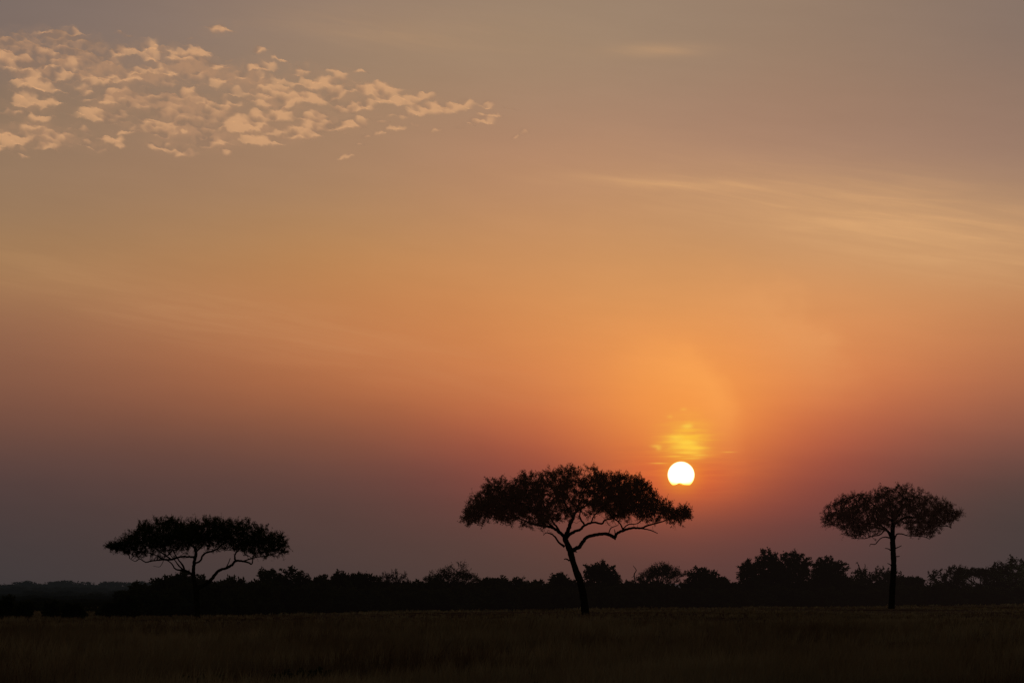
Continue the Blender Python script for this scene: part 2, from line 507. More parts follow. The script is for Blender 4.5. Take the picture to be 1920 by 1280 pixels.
# left tree ----------------------------------------------------
left_limbs = [
 ("trunk", 0.0, [(955,1022,28),(955,960,25),(954,900,24),(950,820,26),(946,765,27),(934,720,20),(924,680,16),(920,620,15),(922,560,14)]),
 ("limb1", 0.2, [(922,565,14),(930,500,14),(936,450,13),(925,415,10),(900,390,8),(850,370,6),(800,340,5),(720,260,3)]),
 ("limb1", 0.4, [(930,490,10),(880,490,8.5),(820,485,8),(770,495,8.5),(720,510,9),(650,512,7),(590,516,6),(530,525,6),(490,532,5),(440,505,4),(400,525,3),(350,500,2.5)]),
 ("limb1", -0.5, [(650,512,6),(600,480,5),(540,457,4),(480,450,3),(380,430,2)]),
 ("limb1", -0.3, [(720,510,7),(650,460,6),(560,400,5),(450,370,4),(330,365,3)]),
 ("limb2", -0.5, [(926,548,9),(980,522,8),(1000,480,8),(1030,455,8),(1090,440,7),(1150,410,6),(1200,360,5),(1260,310,4),(1330,250,3)]),
 ("limb2", 0.7, [(936,450,7),(980,400,6),(1020,340,5),(1060,270,4),(1100,200,3)]),
 ("limb3", 0.25, [(952,758,20),(1012,726,16),(1060,692,15),(1100,640,13),(1140,602,12),(1190,586,11),(1240,556,11),(1272,522,10),(1330,525,8),(1380,536,7),(1408,548,6),(1418,500,4),(1432,450,3)]),
 ("limb3", -0.5, [(1268,522,8),(1264,480,7),(1290,440,6),(1350,390,5),(1430,340,4),(1520,310,3)]),
 ("limb3", 0.6, [(1335,524,6),(1440,490,5),(1530,480,4),(1620,450,3)]),
 ("limb3", -0.2, [(1190,586,5),(1212,545,4),(1230,500,3)]),
 ("limb4", -0.4, [(922,645,12),(872,614,11),(838,604,10),(800,600,7),(770,590,6),(742,548,5),(700,515,4)]),
 ("limb4", 0.5, [(850,605,8),(830,562,8),(795,520,6),(740,440,4),(690,350,3)]),
 ("limb4", -0.9, [(845,605,6),(802,562,6),(775,520,4),(700,420,3)]),
 ("limb1", 0.3, [(650,512,3),(638,542,2.5),(612,572,2),(560,565,1.6)]),
 ("limb3", 0.3, [(1060,690,6),(1100,712,3),(1112,718,2)]),
]
left_top = [(165,395),(230,345),(300,338),(380,265),(450,245),(465,175),(620,140),(720,125),(780,135),(800,168),(860,155),(980,155),(1040,125),(1120,135),(1200,155),(1300,168),(1360,160),(1450,180),(1520,212),(1560,248),(1650,258),(1705,305),(1742,370)]
left_bot = [(165,415),(250,450),(330,470),(420,500),(520,460),(640,450),(700,485),(780,450),(880,430),(950,420),(1060,440),(1200,430),(1280,450),(1400,480),(1500,490),(1590,515),(1660,500),(1720,460),(1742,390)]
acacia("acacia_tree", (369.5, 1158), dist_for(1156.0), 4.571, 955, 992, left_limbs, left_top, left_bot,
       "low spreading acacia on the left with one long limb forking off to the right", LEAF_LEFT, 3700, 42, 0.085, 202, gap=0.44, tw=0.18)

# right tree ---------------------------------------------------
right_limbs = [
 ("trunk", 0.0, [(783,1200,31),(785,1150,27),(790,1050,26),(800,900,24),(805,800,24),(803,700,23),(800,620,22),(798,560,20),(802,490,18),(806,440,14)]),
 ("limb1", 0.3, [(790,590,12),(772,545,12),(745,510,9),(700,480,8),(640,470,7),(560,460,6),(480,420,5),(400,400,4),(300,390,3)]),
 ("limb1", -0.5, [(742,510,6),(690,558,5),(620,570,4),(560,590,3),(480,590,2.5),(440,592,2)]),
 ("limb1", 0.7, [(760,525,7),(700,502,6),(620,482,5),(540,502,4),(450,470,3),(330,480,2)]),
 ("limb2", -0.4, [(804,450,10),(760,420,8),(720,390,7),(690,350,6),(640,310,5),(560,260,4),(500,210,3)]),
 ("limb3", 0.4, [(806,445,10),(850,400,8),(880,370,6),(900,330,5),(960,280,4),(1020,230,3)]),
 ("limb4", -0.2, [(810,470,11),(870,430,9),(930,405,8),(980,415,7),(1050,400,6),(1130,387,5),(1200,345,4),(1300,330,3)]),
 ("limb4", 0.6, [(1130,390,5),(1200,430,4),(1250,470,3),(1300,495,2)]),
 ("limb5", 0.1, [(804,450,9),(790,380,7),(780,310,5),(770,240,4),(760,170,3)]),
 ("limb5", -1.0, [(800,440,8),(830,380,6),(860,300,5),(870,220,3)]),
 ("limb6", 0.5, [(790,590,7),(740,576,5),(700,590,4),(660,635,4),(622,635,3),(614,656,2)]),
 ("limb7", -0.4, [(812,605,8),(830,556,6),(870,550,5),(920,565,4),(980,570,3),(1050,575,2.5),(1102,597,2)]),
 ("stub", 0.1, [(820,672,5),(850,662,4),(876,648,2.5)]),
 ("stub", 0.1, [(785,695,5),(765,678,4.5),(734,671,2.5)]),
 ("stub", 0.1, [(822,742,4),(845,742,4),(858,737,2.5)]),
 ("stub", 0.1, [(790,826,5),(772,808,4),(752,800,2.5)]),
]
right_top = [(190,345),(230,315),(260,275),(350,230),(430,195),(520,170),(600,180),(640,140),(740,130),(800,130),(890,105),(940,125),(1000,152),(1080,188),(1150,198),(1200,248),(1270,250),(1350,295),(1405,355)]
right_bot = [(190,370),(220,450),(240,520),(300,540),(360,525),(440,570),(540,580),(620,550),(700,545),(760,500),(850,500),(900,545),(1000,550),(1090,580),(1180,540),(1230,440),(1320,470),(1405,370)]
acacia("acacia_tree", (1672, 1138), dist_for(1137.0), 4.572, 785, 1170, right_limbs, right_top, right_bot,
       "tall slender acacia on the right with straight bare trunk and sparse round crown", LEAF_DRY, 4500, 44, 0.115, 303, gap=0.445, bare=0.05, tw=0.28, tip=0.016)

# ------------------------------------------------------------------ background trees and bushes
def lobes_points(lobes, n, seed, shell=0.35):
    r_ = np.random.default_rng(seed)
    vol = np.array([l[3] * l[4] * l[5] for l in lobes]); vol = vol ** 0.8; vol /= vol.sum()
    idx = r_.choice(len(lobes), n, p=vol)
    L = np.array(lobes)[idx]
    v = r_.normal(0, 1, (n, 3)); v /= np.linalg.norm(v, axis=1)[:, None]
    rad = (shell + (1 - shell) * r_.random((n, 1))) ** 0.6
    return L[:, :3] + v * rad * L[:, 3:6]

def make_lobes(kind, W, H, seed):
    r_ = np.random.default_rng(seed)
    lobes = []
    if kind == "round":
        for i in range(7):
            a = r_.uniform(0, 2 * math.pi); q = r_.uniform(0.0, 0.27) * W
            rr = r_.uniform(0.2, 0.3) * W
            z = r_.uniform(0.42, 0.72) * H
            rz = min(H - z, r_.uniform(0.22, 0.30) * H)
            lobes.append((q * math.cos(a), q * math.sin(a), z, rr, rr, rz))
        lobes.append((r_.uniform(-.08, .08) * W, 0, 0.76 * H, 0.27 * W, 0.27 * W, 0.24 * H))
        lobes.append((0, 0, 0.35 * H, 0.4 * W, 0.35 * W, 0.30 * H))
    elif kind == "twin":
        lobes = [(-0.2 * W, 0, 0.76 * H, 0.19 * W, 0.2 * W, 0.24 * H), (0.14 * W, 0.1, 0.75 * H, 0.2 * W, 0.2 * W, 0.24 * H),
                 (0.34 * W, 0, 0.52 * H, 0.16 * W, 0.2 * W, 0.2 * H), (0, 0, 0.4 * H, 0.45 * W, 0.3 * W, 0.35 * H)]
    elif kind == "tall":
        lobes = [(0, 0, 0.64 * H, 0.42 * W, 0.42 * W, 0.36 * H)]
        for i in range(5):
            a = i * 1.26 + r_.uniform(0, 1)
            lobes.append((0.26 * W * math.cos(a), 0.26 * W * math.sin(a), r_.uniform(.50, .74) * H, 0.24 * W, 0.24 * W, 0.16 * H))
        lobes.append((-0.2 * W, 0, 0.34 * H, 0.26 * W, 0.3 * W, 0.18 * H)); lobes.append((0.22 * W, 0.05 * W, 0.30 * H, 0.26 * W, 0.3 * W, 0.2 * H))
    elif kind == "bush":
        for i in range(7):
            x = r_.uniform(-0.36, 0.36) * W; y = r_.uniform(-0.3, 0.3) * W
            z = r_.uniform(0.25, 0.6) * H
            rr = r_.uniform(0.16, 0.26) * W
            lobes.append((x, y, z, rr, rr, min(H - z, r_.uniform(0.3, 0.42) * H)))
        lobes.append((0, 0, 0.25 * H, 0.46 * W, 0.4 * W, 0.28 * H))
    elif kind == "flat":
        for i in range(6):
            x = r_.uniform(-0.32, 0.32) * W; y = r_.uniform(-0.3, 0.3) * W
            rr = r_.uniform(0.16, 0.24) * W
            lobes.append((x, y, r_.uniform(0.82, 0.9) * H, rr, rr, 0.10 * H))
        lobes.append((0, 0, 0.88 * H, 0.34 * W, 0.34 * W, 0.12 * H))
    elif kind == "bare":
        for i in range(9):
            a = r_.uniform(0, 2 * math.pi); q = r_.uniform(0.08, 0.34) * W
            rr = r_.uniform(0.13, 0.2) * W
            z = r_.uniform(0.55, 0.85) * H
            lobes.append((q * math.cos(a), q * math.sin(a), z, rr, rr, min(H - z, 0.2 * H)))
    return lobes

def plant_meshes(kind, W, H, seed, n_attr=420, leaf_n=9, leaf_size=0.24, leafm=None, tip=0.012):
    r_ = np.random.default_rng(seed)
    lobes = make_lobes(kind, W, H, seed)
    # trunk and a few limbs
    parts, sk = [], []
    nst = {"bush": 5, "bare": 3, "round": 1, "twin": 2, "tall": 1, "flat": 1}[kind]
    hf = {"bush": 0.12, "bare": 0.22, "round": 0.28, "twin": 0.22, "tall": 0.4, "flat": 0.45}[kind]
    r0 = {"bush": 0.02, "bare": 0.028, "round": 0.035, "twin": 0.03, "tall": 0.03, "flat": 0.03}[kind] * H
    tops = []
    for sidx in range(nst):
        ox = r_.uniform(-0.05, 0.05) * W if nst > 1 else 0.0
        p = np.array([[ox, 0, -0.25, r0 * 1.2], [ox * 1.3 + r_.normal(0, .02) * H, r_.normal(0, .02) * H, hf * H * 0.5, r0],
                      [ox * 2 + r_.normal(0, .04) * H, r_.normal(0, .04) * H, hf * H, r0 * 0.85]])
        pth = catmull(p, 4); parts.append(tube(pth, 7, 0.1, seed + sidx)); sk.append(pth); tops.append(pth[-1])
    for li, l in enumerate(lobes):
        t0 = tops[li % nst]
        end = np.array([l[0], l[1], l[2]])
        midp = (t0[:3] + end) / 2 + r_.normal(0, 0.05, 3) * W
        midp[2] += 0.06 * H
        pth = catmull(np.array([[*t0[:3], r0 * 0.55], [*midp, r0 * 0.4], [*end, r0 * 0.2]]), 6)
        pth[:, 2] = np.maximum(pth[:, 2], 0.05)
        parts.append(tube(pth, 6, 0.12, seed + 30 + li)); sk.append(pth)
    V, Q, T = merge(parts)
    trunk = mesh_from("trunk", V, [Q, T])
    pts = lobes_points(lobes, n_attr, seed + 1)
    pts = pts[pts[:, 2] > 0.15]
    nodes = np.vstack(sk)[:, :3]
    scale = max(W, H) / 6.0
    N, par = colonize(nodes, pts, step=0.24 * scale, infl=5 * scale, kill=0.34 * scale, iters=60, wig=0.35, seed=seed)
    n0 = len(nodes)
    r, kids = radii_for(N, par, n0, tip=tip, rmax=r0 * 0.4)
    ch = np.arange(n0, len(N))
    A, B = N[par[ch]], N[ch]
    ra = np.where(par[ch] < n0, r[ch], np.minimum(r[par[ch]], r[ch] * 1.6))
    TV, TQ = edges_mesh(A, B, ra, r[ch], 3)
    D = (B - A) / (np.linalg.norm(B - A, axis=1)[:, None] + 1e-9)
    if kind == "bare":
        # fine bare twigs fanning out at every tip
        k3 = 4
        thin = r[ch] < tip * 2.2
        PA = np.repeat(B[thin], k3, axis=0); PD = np.repeat(D[thin], k3, axis=0) + r_.normal(0, 0.6, (thin.sum() * k3, 3))
        PD[:, 2] += 0.2
        PD /= np.linalg.norm(PD, axis=1)[:, None]
        PB = PA + PD * r_.uniform(0.25, 0.6, (len(PA), 1)) * scale
        WV, WQ = edges_mesh(PA, PB, np.full(len(PA), tip * 0.9), np.full(len(PA), tip * 0.6), 3)
        LV, LQ = leaves(PB[::2], PD[::2], max(1, leaf_n), leaf_size, 0.2, seed + 4)
        o1, o2 = len(TV), len(TV) + len(WV)
        crown = mesh_from("crown", np.vstack([TV, WV, LV]), [TQ, WQ + o1, LQ + o2], [0, 0, 1], smooth=False)
    else:
        thin = r[ch] < tip * 3.0
        LV, LQ = leaves(B[thin], D[thin], leaf_n, leaf_size, 0.30 * scale, seed + 4, up=0.35, width=0.55)
        crown = mesh_from("crown", np.vstack([TV, LV]), [TQ, LQ + len(TV)], [0, 1], smooth=False)
    # the crown reaches its full height and width
    co = np.zeros(len(crown.vertices) * 3, np.float32); crown.vertices.foreach_get("co", co); co = co.reshape(-1, 3)
    kz = H / np.percentile(co[:, 2], 99.7)
    kx = W / (np.percentile(co[:, 0], 99.3) - np.percentile(co[:, 0], 0.7))
    for me_ in (trunk, crown):
        co = np.zeros(len(me_.vertices) * 3, np.float32); me_.vertices.foreach_get("co", co); co = co.reshape(-1, 3)
        co *= np.array([kx, kx, kz], np.float32)
        me_.vertices.foreach_set("co", co.ravel()); me_.update()
    trunk.materials.append(BARK_HAZE_GLOW)
    crown.materials.append((leafm if kind != "bare" else BARK_HAZE_GLOW) or BARK_HAZE_GLOW); crown.materials.append(leafm or LEAF_BUSH)
    return trunk, crown

def fan_meshes(W, H, seed, fork=0.30, levels=6, leaf_n=0, leafm=None):
    """leafless tree: stems forking again and again into an open umbrella of twigs"""
    r_ = np.random.default_rng(seed)
    stems, twigs = [], []
    def grow(p, d, ln, r, lev):
        n = 3
        q = p
        for k in range(n):
            d = d + r_.normal(0, 0.12, 3) + np.array([0, 0, 0.03 if lev < 3 else -0.02])
            d = d / np.linalg.norm(d)
            q2 = q + d * ln / n
            (stems if lev < 2 else twigs).append((q, q2, r * (1 - 0.1 * k), r * (1 - 0.1 * (k + 1))))
            q = q2
        if lev >= levels:
            return
        kids = 2 if r_.random() < 0.55 else 3
        a0 = r_.uniform(0, 2 * math.pi)
        for k in range(kids):
            a = a0 + 2 * math.pi * k / kids + r_.normal(0, 0.3)
            side = np.array([math.cos(a), 0.8 * math.sin(a), 0.0])
            spread = 0.75 if lev < 2 else 0.6
            nd = d + side * spread * r_.uniform(0.7, 1.2) + np.array([0, 0, 0.12])
            nd /= np.linalg.norm(nd)
            grow(q, nd, ln * r_.uniform(0.62, 0.86), max(0.021, r * 0.66), lev + 1)
    for sidx in range(3):
        a = 2.1 * sidx + r_.uniform(0, 1)
        d = np.array([0.42 * math.cos(a), 0.3 * math.sin(a), 1.0]); d /= np.linalg.norm(d)
        grow(np.array([0.05 * math.cos(a), 0.05 * math.sin(a), -0.2]), d, H * fork, 0.022 * H, 0)
    def pack(E, sides):
        A = np.array([e[0] for e in E]); B = np.array([e[1] for e in E])
        return A, B, np.array([e[2] for e in E]), np.array([e[3] for e in E])
    A, B, ra, rb = pack(twigs, 4)
    A2, B2, ra2, rb2 = pack(stems, 7)
    kz = H / np.percentile(B[:, 2], 99.5); kx = W / (np.percentile(B[:, 0], 99.3) - np.percentile(B[:, 0], 0.7))
    S = np.array([kx, kx, kz])
    A, B, A2, B2 = A * S, B * S, A2 * S, B2 * S
    V2, Q2 = edges_mesh(A2, B2, ra2, rb2, 7)
    trunk = mesh_from("trunk", V2, [Q2]); trunk.materials.append(BARK_HAZE_GLOW)
    V, Q = edges_mesh(A, B, ra, rb, 3)
    if leaf_n:
        D = (B - A) / (np.linalg.norm(B - A, axis=1)[:, None] + 1e-9)
        low = rb < 0.02
        LV, LQ = leaves(B[low], D[low], leaf_n, 0.12, 0.16, seed + 3)
        crown = mesh_from("crown", np.vstack([V, LV]), [Q, LQ + len(V)], [0, 1], smooth=False)
    else:
        crown = mesh_from("crown", V, [Q], smooth=False)
    crown.materials.append(BARK_HAZE_GLOW); crown.materials.append(LEAF_BUSH)
    return trunk, crown

def place(name, meshes, px, dist, label, cat, group=None, rz=0.0, sc=(1, 1, 1)):
    x = (px - 960.0) / F * dist / math.cos(PITCH) * 1.0
    root = empty(name, (x, dist, float(ground_z(np.array(x), np.array(dist))) - 0.05), rz)
    root.scale = sc
    tag(root, label, cat, group)
    for nm, me in zip(("trunk", "crown"), meshes):
        o = bpy.data.objects.new(nm, me)
        C.objects.link(o); o.parent = root
    return root

def edge_y(px):
    return float(np.interp(px, [-200, 0, 400, 700, 1000, 1400, 1920, 2100], [1154, 1152, 1146, 1141, 1136.5, 1133, 1129.5, 1129]))

def edge_dist(px):
    return dist_for(edge_y(px))

# (px, top row, width px, kind, extra distance factor, name, label, material, leaf count)
named = [
 (342, 1069, 106, "round", 1.10, "bushy_tree", "dark rounded tree directly behind the trunk of the left acacia", LEAF_BUSH, 10),
 (534, 1064, 104, "twin", 1.10, "bushy_tree", "dense tree with twin rounded heads just right of the left acacia", LEAF_BUSH, 12),
 (612, 1072, 76, "bush", 1.08, "bushy_tree", "low broad bushy tree right of the tree with twin heads", LEAF_BUSH, 11),
 (672, 1071, 84, "flat", 1.12, "flat_topped_tree", "thin flat-topped tree left of the small bare tree", LEAF_BUSH, 7),
 (746, 1066, 64, "fan", 1.14, "bare_tree", "small leafless tree with open fan of branches against the sky", LEAF_BUSH, 0),
 (857, 1057, 102, "fan2", 1.12, "bare_tree", "wide twiggy half-bare tree left of the central acacia", LEAF_BUSH, 2),
 (800, 1082, 60, "bush", 1.10, "bushy_tree", "low bush between the small leafless tree and the wide twiggy one", LEAF_BUSH, 10),
 (925, 1083, 60, "flat", 1.22, "flat_topped_tree", "tiny flat-topped tree left of the central acacia's trunk", LEAF_BUSH, 9),
 (1054, 1074, 54, "round", 1.10, "bushy_tree", "small bushy tree touching the left side of the central acacia's trunk", LEAF_BUSH, 8),
 (1122, 1053, 62, "round", 1.10, "bushy_tree", "upright rounded tree just right of the central acacia's trunk", LEAF_BUSH, 11),
 (1152, 1068, 44, "bush", 1.14, "bushy_tree", "loose low bush between the upright rounded tree and the forked snag", LEAF_BUSH, 5),
 (1240, 1056, 84, "fan3", 1.10, "bare_tree", "twiggy rounded tree with thin fuzzy crown below the sun", LEAF_BUSH, 4),
 (1312, 1063, 80, "round", 1.10, "bushy_tree", "dense rounded tree right of the fuzzy-crowned tree below the sun", LEAF_BUSH, 11),
 (1362, 1081, 40, "bush", 1.10, "bushy_tree", "small low bush left of the tall clump of trees", LEAF_BUSH, 10),
 (1398, 1047, 38, "tall", 1.10, "tall_tree", "narrow tree at the left end of the tall clump", LEAF_BUSH, 14),
 (1436, 1030, 62, "tall", 1.12, "tall_tree", "tallest tree of the clump in the treeline, with rounded top", LEAF_BUSH, 19),
 (1481, 1034, 66, "tall", 1.11, "tall_tree", "broad tree at the right end of the tall clump", LEAF_BUSH, 19),
 (1553, 1044, 78, "round", 1.10, "bushy_tree", "dense dome-shaped tree between the tall clump and the small dead tree", LEAF_BUSH, 19),
 (1646, 1064, 96, "bush", 1.14, "bushy_tree", "wide flat bush behind the right acacia's trunk on its left", LEAF_BUSH, 11),
 (1700, 1079, 56, "flat", 1.20, "flat_topped_tree", "low flat-topped tree just right of the right acacia's trunk", LEAF_BUSH, 9),
 (1768, 1059, 84, "bush", 1.10, "bushy_tree", "ragged spreading bush right of the right acacia", LEAF_BUSH, 10),
 (1828, 1061, 78, "flat", 1.14, "flat_topped_tree", "flat-topped tree left of the big dome at the right border", LEAF_BUSH, 9),
 (1890, 1046, 104, "round", 1.10, "bushy_tree", "big dome-shaped tree at the right border of the picture", LEAF_BUSH, 13),
 (1944, 1052, 60, "bush", 1.08, "bushy_tree", "bush cut off by the right border of the picture", LEAF_BUSH, 11),
]
for i, (px, ty, wpx, kind, ef, name, label, lm, ln) in enumerate(named):
    d = edge_dist(px) * ef
    H = CAM_H + d * (HORIZON - ty) / F
    W = wpx * d / F
    ms = fan_meshes(W, H, 517 + i, 0.32, 6) if kind == 'fan' else fan_meshes(W, H, 517 + i, 0.26, 6, 4) if kind == 'fan2' else fan_meshes(W, H, 517 + i, 0.22, 6, 4) if kind == 'fan3' else plant_meshes(kind, W, H, 500 + 13 * i, n_attr=(420 if ln else 300) if kind == "bare" else 620, leaf_n=ln * 2, leaf_size=0.16 if kind == "bare" else 0.22,
                      leafm=lm, tip=0.019 if kind == "bare" else 0.013)
    place(name, ms, px, d, label, "tree" if "tree" in name and kind != "bush" else "bush")

# two dead snags
def snag(px, dist, top_row, strokes, label):
    x = (px - 960.0) / F * dist
    root = empty("dead_tree", (x, dist, float(ground_z(np.array(x), np.array(dist))) - 0.05))
    tag(root, label, "tree")
    H = CAM_H + dist * (HORIZON - top_row) / F
    for j, st in enumerate(strokes):
        p = np.array([[a * H, 0.04 * H * math.sin(3 * a + j + b * 4), b * H, c * H] for a, b, c in st])
        V, Q, T = tube(catmull(p, 5), 7, 0.14, 900 + j)
        link_mesh("trunk" if j == 0 else "branch", mesh_from("snag", V, [Q, T]), [BARK_HAZE_GLOW], root)

snag(1190, edge_dist(1190) * 1.16, 1059, [
    [(0.10, -0.03, .028), (0.07, .25, .024), (0.05, .45, .02), (0.0, .62, .016), (-0.02, .78, .013), (0.03, .88, .010), (-0.03, 0.97, .007), (-0.05, 1.0, .005)],
    [(0.0, .62, .012), (-0.07, .60, .008), (-0.13, .57, .005)],
    [(-0.02, .78, .009), (-0.05, .72, .006), (-0.09, .70, .004)],
    [(0.06, .42, .014), (0.12, .52, .009), (0.20, .56, .006)]], "forked dead snag sticking up left of the fuzzy-crowned tree below the sun")
snag(1612, edge_dist(1612) * 1.18, 1051, [
    [(0.0, -0.03, .03), (0.01, .3, .026), (0.02, .6, .02), (-0.01, .78, .015), (-0.05, .9, .011), (-0.09, .98, .009), (-0.12, .95, .006)],
    [(0.015, .68, .014), (0.07, .78, .011), (0.10, .90, .008), (0.09, .95, .005)],
    [(0.08, .80, .007), (0.13, .84, .005)],
    [(-0.085, .97, .006), (-0.06, 1.0, .004)]], "small dead tree with forked bare top left of the right acacia's trunk")

# thicket along the edge of the grassland: copies of a few bushes
protos = {0: [plant_meshes("bush", 4.6, 2.7, 700 + i, n_attr=420, leaf_n=18, leaf_size=0.27, leafm=LEAF_BUSH) for i in range(4)]}
r_t = random.Random(5)
THK = "low bushes of the dark thicket along the edge of the grassland"
for row in range(3):
    px = 262.0 + row * 13
    while px < 2010:
        d = edge_dist(px) * (1.01 + 0.10 * row + r_t.uniform(-0.01, 0.03))
        top = (1096.5 if px < 1000 else 1099) - 4 * row + r_t.uniform(-6, 5)
        if px < 330: top += 8
        if 705 < px < 905: top += 5
        hgt = CAM_H + d * (HORIZON - top) / F
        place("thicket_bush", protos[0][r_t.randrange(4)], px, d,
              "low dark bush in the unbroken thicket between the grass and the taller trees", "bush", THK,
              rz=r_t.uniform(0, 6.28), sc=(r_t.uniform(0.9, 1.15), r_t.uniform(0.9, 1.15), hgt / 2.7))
        px += r_t.uniform(34, 50) * (1.15 if px > 1000 else 1.0)

# dark single bushes standing out in front of the far wood at the left
for i, (px, ty, by, w, lab) in enumerate([
    (8, 1119, 1157, 56, "dark round bush cut off by the left border of the picture"),
    (48, 1127, 1155, 38, "second dark bush from the left border"),
    (146, 1132, 1156, 40, "lone dark dome-shaped bush in the open gap on the left"),
    (104, 1126, 1153, 30, "narrow dark bush left of the lone dome-shaped one"),
    (205, 1128, 1152, 34, "small dark bush right of the lone dome-shaped one"),
    (243, 1115, 1152, 46, "taller dark bush at the left end of the thicket")]):
    d = dist_for(by)
    ms = plant_meshes("bush", w * d / F, CAM_H + d * (HORIZON - ty) / F, 820 + i, n_attr=260, leaf_n=14, leaf_size=0.2, leafm=LEAF_BUSH)
    place("dark_bush", ms, px, d, lab, "bush")

# hazy far wood at the left and in the gaps
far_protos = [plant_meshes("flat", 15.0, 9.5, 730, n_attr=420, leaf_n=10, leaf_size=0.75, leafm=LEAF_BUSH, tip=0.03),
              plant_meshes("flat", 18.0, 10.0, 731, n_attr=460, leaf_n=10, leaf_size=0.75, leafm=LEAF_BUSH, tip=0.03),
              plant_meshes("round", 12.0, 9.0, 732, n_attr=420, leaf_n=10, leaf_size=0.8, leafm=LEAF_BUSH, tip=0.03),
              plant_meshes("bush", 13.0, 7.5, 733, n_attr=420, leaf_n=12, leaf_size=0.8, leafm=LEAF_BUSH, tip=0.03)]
FARG = "hazy grey trees of the far wood on the left"
def far_tree(px, top, proto, hp, d, label, rz, group=None, wide=1.0):
    hgt = CAM_H + d * (HORIZON - top) / F
    place("hazy_tree", far_protos[proto], px, d, label, "tree", group, rz=rz, sc=(wide, wide, hgt / hp))
far_tree(222, 1089, 1, 10.0, 880, "hazy umbrella-shaped tree highest in the far wood on the left", 0.4, None, 0.52)
far_tree(118, 1091, 2, 9.0, 880, "hazy round-topped tree left of the umbrella-shaped one in the far wood", 1.1, None, 0.56)
far_tree(424, 1088, 0, 9.5, 880, "hazy flat tree showing between the left acacia and the twin-headed tree", 2.0, None, 0.5)
far_tree(255, 1091, 2, 9.0, 880, "hazy round tree between the far umbrella-shaped tree and the left acacia", 3.0, None, 0.56)
for row, (d0, top0) in enumerate(((900, 1094), (780, 1097), (660, 1102), (540, 1108), (440, 1115), (365, 1122), (305, 1129), (275, 1134))):
    px = -40.0 + row * 9
    while px < (400 if row < 5 else 275):
        p = r_t.choice([2, 3, 3])
        d = d0 + r_t.uniform(-15, 15)
        far_tree(px, top0 + (r_t.uniform(-6, 4) if row == 0 else r_t.uniform(-3, 4)), p, [9.5, 10, 9, 7.5][p], d, "hazy grey tree in the continuous canopy of the far wood on the left",
                 r_t.uniform(0, 6.28), FARG, r_t.uniform(0.8, 1.05) * max(0.36, d / 1000))
        px += r_t.uniform(20, 32)
for i in range(26):
    px = 400 + i * 28 + r_t.uniform(-8, 8)
    p = r_t.choice([2, 3])
    far_tree(px, 1093 + r_t.uniform(-3, 4), p, [9.5, 10, 9, 7.5][p], 760 + r_t.uniform(0, 80),
             "hazy grey tree glimpsed through gaps of the dark thicket", r_t.uniform(0, 6.28),
             "hazy trees behind the dark thicket", r_t.uniform(0.5, 0.7))

# ------------------------------------------------------------------ ground, hills
def build_ground():
    ang = np.concatenate([np.arange(-30, 30.01, 0.6), np.arange(36, 330, 6.0)])
    ang = np.radians(ang)
    rad = np.concatenate([[0.01], np.geomspace(2.0, 40000.0, 380)])
    A, R = np.meshgrid(ang, rad)
    X, Y = R * np.sin(A), R * np.cos(A)
    Z = ground_z(X, Y)
    n, m = A.shape
    V = np.stack([X, Y, Z], axis=-1).reshape(-1, 3)
    i = np.arange(n - 1)[:, None] * m; j = np.arange(m)[None, :]; j2 = (j + 1) % m
    Q = np.stack([i + j, i + m + j, i + m + j2, i + j2], axis=-1).reshape(-1, 4)[:, ::-1]
    return mesh_from("ground", V, [Q])

gm, nt, out = new_mat("dry_soil")
col, nz = noise_color(nt, (0.075, 0.038, 0.024), (0.17, 0.10, 0.065), 0.08, 8.0, lo=0.35, hi=0.7)
bs = nt.nodes.new("ShaderNodeBsdfDiffuse")
col = offset_far_shade(nt, col, 1.8)  # far soil lightened too, against the thicket's shade
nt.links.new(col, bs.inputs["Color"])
nt.links.new(bs.outputs[0], out.inputs["Surface"])
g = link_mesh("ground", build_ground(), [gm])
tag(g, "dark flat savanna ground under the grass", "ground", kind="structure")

# low hills on the horizon
hx = np.linspace(-2600, 2600, 160)
hz = (4 + 22 * fbm2(hx / 700 + 5, hx * 0 + 2.2, 44, 4)) * np.exp(-((hx - 60) / 620) ** 2)
hz *= np.clip((2600 - np.abs(hx)) / 500, 0, 1)
rows = []
for yy, f in ((7200, 0.0), (7800, 0.7), (8300, 1.0), (9200, 0.6), (10200, -0.05)):
    rows.append(np.stack([hx, np.full_like(hx, yy), hz * f - (0.5 if f <= 0 else 0)], axis=1))
V = np.vstack(rows); m = len(hx)
i = np.arange(4)[:, None] * m; j = np.arange(m - 1)[None, :]
Q = np.stack([i + j, i + j + 1, i + m + j + 1, i + m + j], axis=-1).reshape(-1, 4)
hm = leaf_mat("hill_haze_glow", (0.06, 0.055, 0.04), (0.09, 0.08, 0.06), (0.0, 0.0, 0.0), haze=(0.034, 0.025, 0.026), tmix=0.0, scale=0.004)  # horizon haze painted onto the hills as emission
h = link_mesh("hills", mesh_from("hills", V, [Q]), [hm])
tag(h, "faint low hills on the hazy horizon behind the treeline", "hills", kind="structure")

